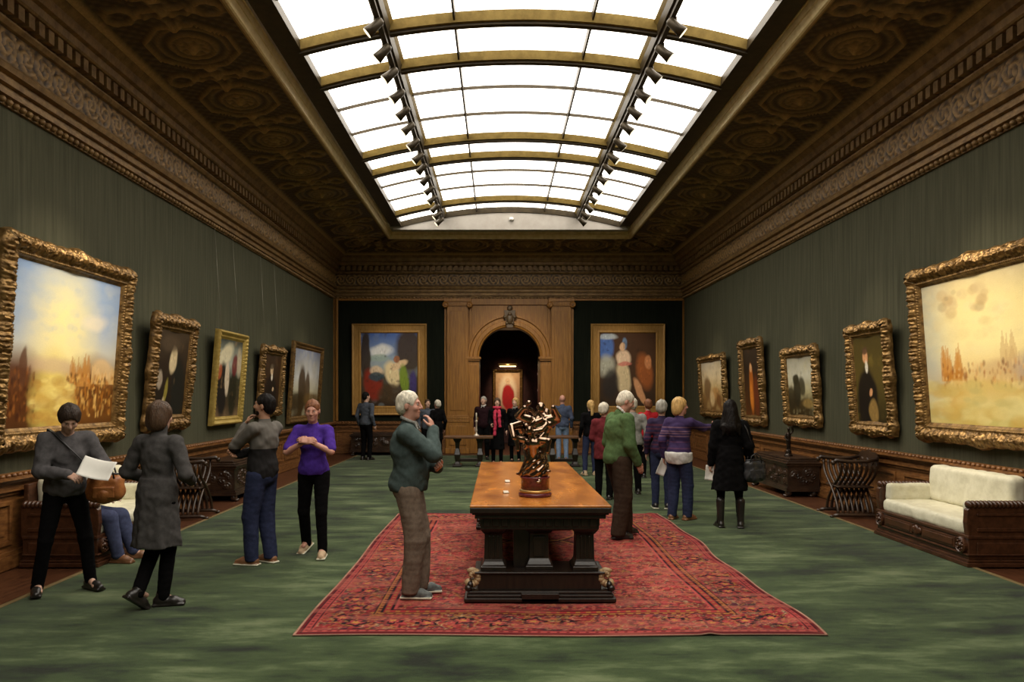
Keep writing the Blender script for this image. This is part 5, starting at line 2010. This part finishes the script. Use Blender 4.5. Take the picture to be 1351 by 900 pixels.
C_TWO = stripe_mat('grey_over_black_knit', (.1, .1, .1), [(0, (.014, .013, .013)), (1.20, (.115, .105, .092))])
pu, pk, dk = (.040, .024, .075), (.155, .085, .120), (.026, .017, .045)
st = [(0, pu)]
for zz in (1.00, 1.09, 1.17, 1.205, 1.24, 1.29):
    st += [(zz, pk if zz > 1.15 else (.09, .04, .09)), (zz + .016, pu)]
C_STRIPE = stripe_mat('purple_striped_knit', pu, st)
st = [(0, dk)]
for k in range(7):
    st += [(.92 + k * .06, (.070, .022, .042)), (.945 + k * .06, dk)]
C_STRIPE2 = stripe_mat('plum_striped_knit', dk, st)

# old man with white hair, hand at his mouth
P_OLD = person((540, 789), 1.76, -86, 'white-haired man in grey-green sweater and taupe trousers, hand at mouth, on the rug',
    dict(sex='m', girth=1.22, skin=SK_PINK, hair=('short', H_WHITE), top=dict(mat=C_TEAL, hem=.905, loose=1.9, arm=1.25, name='sweater'),
         bottom=dict(mat=C_BEIGE, loose=1.42, folds=.010), shoe=SH_GREY, sole=SO_WHITE, collar=C_LTGREY),
    dict(lean=-1, pitch=4, turn=-10, rh=(.06, .205, 1.43), re=(.5, .55, -1), rd=(-.30, -.25, .9), rn=(-.4, -1, -.2), rc=.55,
         lh=(.07, .245, 1.10), le=(-.8, -.1, -.7), ld=(1, .15, .1), ln=(0, -.6, .7), lc=.7,
         rf=(.085, .02, .085), lf=(-.085, .10, .085), rfy=-8, lfy=4), z=.020)
# bearded man, hand on chin
P_BEARD = person((346, 744), 1.76, 70, 'bearded man in grey and black sweater and dark jeans, hand at chin, facing left wall',
    dict(sex='m', girth=1.05, skin=SK_TAN, hair=('short', H_BLACK), beard=H_BLACK, top=dict(mat=C_TWO, hem=.90, loose=1.2, arm=1.1, name='sweater'),
         bottom=dict(mat=C_DENIM, loose=1.28), shoe=SH_BROWN, sole=SO_WHITE),
    dict(lean=-3, pitch=2, turn=12, lh=(-.055, .165, 1.435), le=(-.4, .5, -1), ld=(.35, -.35, .9), ln=(.4, -1, -.2), lc=.7,
         rh=(-.15, .20, 1.13), re=(.8, -.1, -.6), rd=(-1, .1, .1), rn=(0, -.6, .6), rc=.6, lf=(-.10, .06, .085), rf=(.09, -.03, .085)))
# person in violet shirt facing the camera
P_VIOLET = person((414, 733), 1.70, 176, 'person in violet short-sleeved shirt and black trousers walking forward, hands clasped at chest',
    dict(sex='f', girth=1.02, skin=SK_PINK, hair=('short', H_RED), top=dict(mat=C_PURPLE, hem=.92, loose=1.2, sleeve='short', name='shirt'),
         bottom=dict(mat=C_BLACK, loose=1.0), shoe=SH_BEIGE, sole=SO_WHITE),
    dict(lean=3, pitch=10, turn=8, rh=(.035, .24, 1.29), re=(1, -.15, -.7), rd=(-.9, .3, .2), rn=(0, -.8, -.5), rc=.6,
         lh=(-.035, .25, 1.30), le=(-1, -.15, -.7), ld=(.9, .3, .2), ln=(0, -.8, -.5), lc=.6,
         rf=(.16, -.22, .12), rfp=-18, lf=(-.13, .10, .085), lk=(-.1, 1, 0), rk=(.1, 1, 0)))
# woman reading at the far left
P_READ = person((86, 781), 1.70, -136, 'woman in mid-grey V-neck sweater and black trousers looking down, brown bag at hip',
    dict(sex='f', girth=1.08, skin=SK_PALE, hair=('bun', H_DKBR), top=dict(mat=C_GREY, hem=.90, loose=1.5, arm=1.2, neck='v', vneck=True, name='sweater'),
         bottom=dict(mat=C_BLACK, loose=.95), shoe=SH_BLACK),
    dict(lean=8, pitch=34, turn=-8, rh=(.05, .30, 1.10), re=(.8, -.6, -.5), rd=(-.4, .9, -.25), rn=(-.4, -.2, -1), rc=.6,
         lh=(-.12, .34, 1.13), le=(-.9, -.5, -.5), ld=(.3, .9, .0), ln=(.4, -.1, -1), lc=.6,
         rf=(.22, -.04, .085), lf=(-.20, .06, .085), lfy=14, rfy=-16))
# woman in grey coat from behind
P_COAT = person((208, 800), 1.69, -14, 'woman in knee-length grey coat seen from behind, mid-step, black tights and flat shoes',
    dict(sex='f', girth=1.0, skin=SK_PALE, hair=('bob', H_BROWN), top=dict(mat=C_GREYCOAT, loose=1.25, arm=1.12, skirt=(.52, 1.10, .215, .185, .145, .112), neck='high', name='coat'),
         bottom=dict(mat=C_BLACK, loose=.98, name='tights', folds=.001, raised=True), shoe=SH_BLACK, heel=True),
    dict(lean=2, pitch=4, turn=-6, rh=(.19, .20, 1.06), lh=(-.20, .20, 1.06), re=(.8, -1, -.5), le=(-.8, -1, -.5),
         rf=(.04, .02, .085), rfy=-62, lf=(-.07, -.16, .15), lfy=-20, lfp=-38, lk=(-.05, 1, 0)))
# seated visitor on the left sofa, mostly hidden
P_SEAT = person(None, 1.72, -88, 'seated visitor in blue jeans and brown shoes on the left sofa, behind woman reading',
    dict(sex='m', skin=SK_PALE, hair=('short', H_GREY), top=dict(mat=C_LTGREY, hem=.88, loose=1.3, name='shirt'), bottom=dict(mat=C_DENIM2, loose=1.2, raised=True, top=1.1), shoe=SH_BROWN),
    dict(sit=True, hip=(0, 0, -.385), lean=6, pitch=30, relhip=False, rh=(.12, .30, .68), lh=(-.10, .30, .68), re=(1, -.5, -.5), le=(-1, -.5, -.5), rd=(-.2, 1, -.1), ld=(.2, 1, -.1), rn=(0, 0, -1), ln=(0, 0, -1),
         rf=(.11, .50, .085), lf=(-.12, .56, .085), rk=(.1, .3, 1), lk=(-.1, .3, 1)), loc=(-4.47, 8.02))
# man in green jacket
P_GREEN = person((816, 711), 1.79, -72, 'white-haired man in green zip jacket and brown trousers looking down beside the long table',
    dict(sex='m', girth=1.38, skin=SK_PINK, hair=('short', H_WHITE), top=dict(mat=C_GREEN, hem=.88, loose=2.0, arm=1.32, folds=.012, name='jacket'),
         bottom=dict(mat=C_OLIVE, loose=1.65), shoe=SH_BLACK, collar=C_WHITE),
    dict(lean=3, pitch=24, turn=-14, rh=(.22, .14, .90), re=(.6, -1, -.2), lh=(-.24, .10, .90), rf=(.095, -.05, .085), lf=(-.10, .15, .085), rn=(-1, 0, 0)), z=.020)
# blonde woman pointing
P_POINT = person((896, 686), 1.71, -42, 'blonde woman in purple striped sweater and blue jeans pointing at a picture, white shirt tail',
    dict(sex='f', girth=1.1, skin=SK_PINK, hair=('bob', H_BLOND), top=dict(mat=C_STRIPE, hem=.965, loose=1.3, arm=1.1, name='sweater'), tail=(.95, C_WHITE, .845),
         bottom=dict(mat=C_DENIM, loose=1.25), shoe=SH_BROWN),
    dict(lean=1, pitch=2, turn=-44, rh=(.26, .52, 1.33), re=(.6, -.2, -1), rd=(.1, 1, .30), rn=(-1, 0, -.1), rpt=True,
         lh=(-.235, -.02, .90), lf=(-.10, -.02, .085), rf=(.10, .06, .085), lc=.8))
# black-haired woman in black coat
P_BLACK = person((963, 696), 1.68, -8, 'long black-haired woman in black coat and boots seen from behind, dark shoulder bag',
    dict(sex='f', girth=1.1, skin=SK_PALE, hair=('long', H_BLACK), top=dict(mat=C_BLACK, loose=1.8, arm=1.3, skirt=(.52, 1.12, .24, .20, .16, .125), name='coat', neck='high'),
         bottom=dict(mat=C_BLACK, loose=.85, name='tights', folds=.002), shoe=SH_BLACK, boot=.26),
    dict(pitch=0, lh=(-.25, .06, .87), rh=(.27, .08, .92), lf=(-.13, .0, .085), rf=(.14, -.02, .085), lc=.9))
# grey-haired woman in plum stripes
P_PLUM = person((873, 671), 1.67, -12, 'grey-haired woman in plum striped sweater and dark jeans, standing left of the pointing blonde',
    dict(sex='f', girth=1.1, skin=SK_PALE, hair=('full', H_GREY), top=dict(mat=C_STRIPE2, hem=.86, loose=1.3, name='sweater'), bottom=dict(mat=C_DENIM, loose=1.05), shoe=SH_BLACK, sole=SO_WHITE),
    dict(pitch=0, turn=-10))
# maroon sweater, partly behind the green jacket
P_MAROON = person((797, 659), 1.62, -14, 'person in long maroon sweater and dark trousers seen from behind, left of green jacket',
    dict(sex='f', far=True, girth=1.1, skin=SK_PINK, hair=('full', H_WHITE), top=dict(mat=C_MAROON, hem=.74, loose=1.4, skirt=(.74, 1.1, .19, .15, .16, .12), name='sweater'), bottom=dict(mat=C_BLACK, loose=1.1), shoe=SH_BLACK),
    dict(turn=-20, rh=(.18, .22, 1.05), lh=(-.18, .22, 1.05)))
P_BLOND2 = person((779, 627), 1.64, 8, 'blonde woman with ponytail in dark top and jeans, left of the maroon sweater',
    dict(sex='f', far=True, skin=SK_PALE, hair=('pony', H_BLOND), top=dict(mat=C_BLACK, hem=.88, loose=1.2), bottom=dict(mat=C_DENIM, loose=1.05), shoe=SH_BEIGE), dict(turn=12, lf=(-.16, -.1, .085)))
P_GREYSH = person((835, 652), 1.70, 10, 'light-haired person in pale grey shirt, just behind the green jacket man',
    dict(sex='m', far=True, skin=SK_PALE, hair=('short', H_WHITE), top=dict(mat=C_LTGREY, hem=.9, loose=1.3), bottom=dict(mat=C_BLACK, loose=1.05), shoe=SH_BLACK), dict(turn=-10))
P_RED = person((855, 630), 1.66, -4, 'woman in bright red sweater and black trousers seen from behind, auburn hair',
    dict(sex='f', far=True, skin=SK_PALE, hair=('full', H_RED), top=dict(mat=C_RED, hem=.88, loose=1.4), bottom=dict(mat=C_BLACK, loose=1.1), shoe=SH_BLACK), dict(turn=10))
P_PLAID = person((742, 608), 1.76, 4, 'man in dusky blue shirt and pale jeans seen from behind, near the right trestle table',
    dict(sex='m', far=True, girth=1.05, skin=SK_PINK, hair=None, top=dict(mat=C_DKBLUE, hem=.86, loose=1.5, name='shirt'), bottom=dict(mat=C_DENIM3, loose=1.05), shoe=SH_BROWN), dict(pitch=6))
P_SUIT = person((638, 606), 1.72, 176, 'man in dark suit and white collar before the arch, left of red scarf woman',
    dict(sex='m', far=True, skin=SK_PALE, hair=('short', H_GREY), top=dict(mat=C_SUIT, hem=.84, loose=1.4, name='jacket'), bottom=dict(mat=C_BLACK, loose=1.1), shoe=SH_BLACK, collar=C_WHITE), dict(turn=-12))
P_SCARF = person((656, 613), 1.68, 180, 'woman in black with long crimson scarf standing before the arch',
    dict(sex='f', far=True, skin=SK_PALE, hair=('bob', H_BROWN), top=dict(mat=C_BLACK, loose=1.5, skirt=(.40, 1.1, .20, .17, .15, .12), name='coat'), bottom=dict(mat=C_BLACK, loose=.9), shoe=SH_BLACK, scarf=C_SCARF), dict(rh=(.16, .22, 1.05)))
P_DARK = person((680, 610), 1.68, 168, 'pale-haired person in dark coat with light collar, between red scarf and bronze',
    dict(sex='f', far=True, skin=SK_PALE, hair=('bob', H_BLOND), top=dict(mat=C_BLACK, loose=1.5, skirt=(.45, 1.1, .20, .17, .15, .12), name='coat'), bottom=dict(mat=C_BLACK, loose=.9), shoe=SH_BLACK, collar=C_LTGREY), dict(turn=-20))
P_FARL = person((483, 607), 1.84, -28, 'man in slate shirt and dark trousers near the far left corner, below left end picture',
    dict(sex='m', far=True, skin=SK_PALE, hair=('short', H_BLACK), top=dict(mat=C_SLATE, hem=.90, loose=1.3, name='shirt'), bottom=dict(mat=C_BLACK, loose=1.05), shoe=SH_BLACK), dict(turn=-20))
P_COUPLE = person((577, 607), 1.62, 30, 'white-haired person in dark coat and pale scarf, just right of the old man',
    dict(sex='f', far=True, skin=SK_PINK, hair=('full', H_WHITE), top=dict(mat=C_BLACK, loose=1.4, hem=.7, skirt=(.6, 1.1, .18, .15, .15, .12), name='coat'), bottom=dict(mat=C_BLACK, loose=1.0), shoe=SH_BLACK, collar=C_BEIGE), dict(turn=20))
P_COUPLE2 = person((564, 606), 1.64, -170, 'person with brown hair in dark clothes, half hidden behind the old man',
    dict(sex='m', far=True, skin=SK_PALE, hair=('short', H_BROWN), top=dict(mat=C_SLATE, hem=.88, loose=1.3), bottom=dict(mat=C_BLACK, loose=1.0), shoe=SH_BLACK), dict(turn=10))

# ------------------------------------------------------------------ things people hold or carry
m_paper = mat('white_paper', (.66, .64, .58), (.74, .72, .66), rough=.7, scale=5)
def sheet(name, label, cat, center, rot, w, h, bend=.02, m=m_paper):
    def fn(a, b):
        return ((a - .5) * w, bend * math.cos(PI * (a - .5)) + .004 * math.sin(6 * b), (b - .5) * h)
    b = MB().grid(fn, 14, 10)
    o = b.build(name, m)
    s = o.modifiers.new('thick', 'SOLIDIFY')
    s.thickness = .002
    o.location = center
    o.rotation_euler = rot
    tag(o, label, cat)
    return o

t, J, S = P_READ
c = world_pt(t, (Vector(J['rw']) + Vector(J['lw'])) / 2 * S + Vector((-.04, .17, .02)))
sheet('leaflet', 'white leaflet held open by the woman in mid-grey sweater', 'leaflet', c + Vector((.06, -.02, .03)), (math.radians(-42), math.radians(14), math.radians(12)), .26, .20)
t, J, S = P_POINT
c = world_pt(t, Vector(J['lw']) * S + Vector((-.01, -.02, -.15)))
sheet('folded_leaflet', 'white folded leaflet in the left hand of the pointing blonde woman', 'leaflet', c, (.1, .35, math.radians(10)), .13, .24)
t, J, S = P_BLACK
c = world_pt(t, Vector(J['lw']) * S + Vector((-.015, .02, -.13)))
sheet('booklet', 'small white booklet in the left hand of the black-coated woman', 'leaflet', c, (0, .1, math.radians(-25)), .11, .20)

def bag(label, t_root, center, size, material, strap_pts, strap_m, yaw, slouch=.02, handle=True):
    b_ = thing('shoulder_bag', label, 'bag', center, yaw)
    w, d, h = size
    f = SDF()
    f.rbox((0, 0, h * .46), (w / 2, d / 2, h * .46), d * .42, .01)
    f.ell((0, 0, h * .30), (w * .54, d * .62, h * .30), .04)
    f.noise(slouch * .5, 14, 3)
    V, F = f.mesh(.009)
    mesh_np('bag_body', V, F, material, b_)
    MB().tube([(-w * .44, 0, h * .93), (0, -.006, h * .97), (w * .44, 0, h * .93)], .009, n=8).build('zip_top', strap_m, b_)
    f = SDF()
    f.rbox((0, -d * .5, h * .34), (w * .30, .016, h * .20), .012, .01)
    V, F = f.mesh(.007)
    mesh_np('front_pocket', V, F, material, b_)
    if handle:
        for s in (-1, 1):
            pts = [(-w * .28, s * d * .4, h * .8), (-w * .22, s * d * .45, h * 1.12), (0, s * d * .4, h * 1.26), (w * .22, s * d * .45, h * 1.12), (w * .28, s * d * .4, h * .8)]
            MB().tube(pts, .008, n=8).build('handle', strap_m, b_)
    inv = (Matrix.Translation(Vector(center)) @ Matrix.Rotation(yaw, 4, 'Z')).inverted()
    MB().tube([inv @ p for p in strap_pts], .016, n=8, flat=.35).build('strap', strap_m, b_)
    return b_

m_tan = mat('tan_saddle_leather', (.24, .075, .018), (.44, .17, .05), rough=.4, scale=12, bump=.2)
m_bagdk = mat('dark_bag_leather', (.012, .012, .013), (.028, .028, .030), rough=.45, scale=12)
t, J, S = P_READ
hip = world_pt(t, (-.27, .20, .80))
bag('tan leather shoulder bag hanging at the hip of the woman in mid-grey sweater', t, hip, (.30, .15, .26), m_tan,
    [hip + Vector((-.02, 0, .24)), world_pt(t, (-.15, .20, 1.10)), world_pt(t, (-.02, .205, 1.25)), world_pt(t, (.11, .12, 1.42)), world_pt(t, (.13, 0, 1.455)), world_pt(t, (.10, -.12, 1.36))], m_bagdk, .3)
t, J, S = P_BLACK
hip = world_pt(t, (.30, -.06, .62))
bag('dark leather bag hanging at the right side of the black-coated woman', t, hip, (.28, .12, .30), m_bagdk,
    [hip + Vector((0, 0, .28)), world_pt(t, (.26, -.10, 1.10)), world_pt(t, (.20, -.12, 1.30)), world_pt(t, (.155, -.03, 1.43)), world_pt(t, (.16, .06, 1.40))], m_bagdk, 0.1)
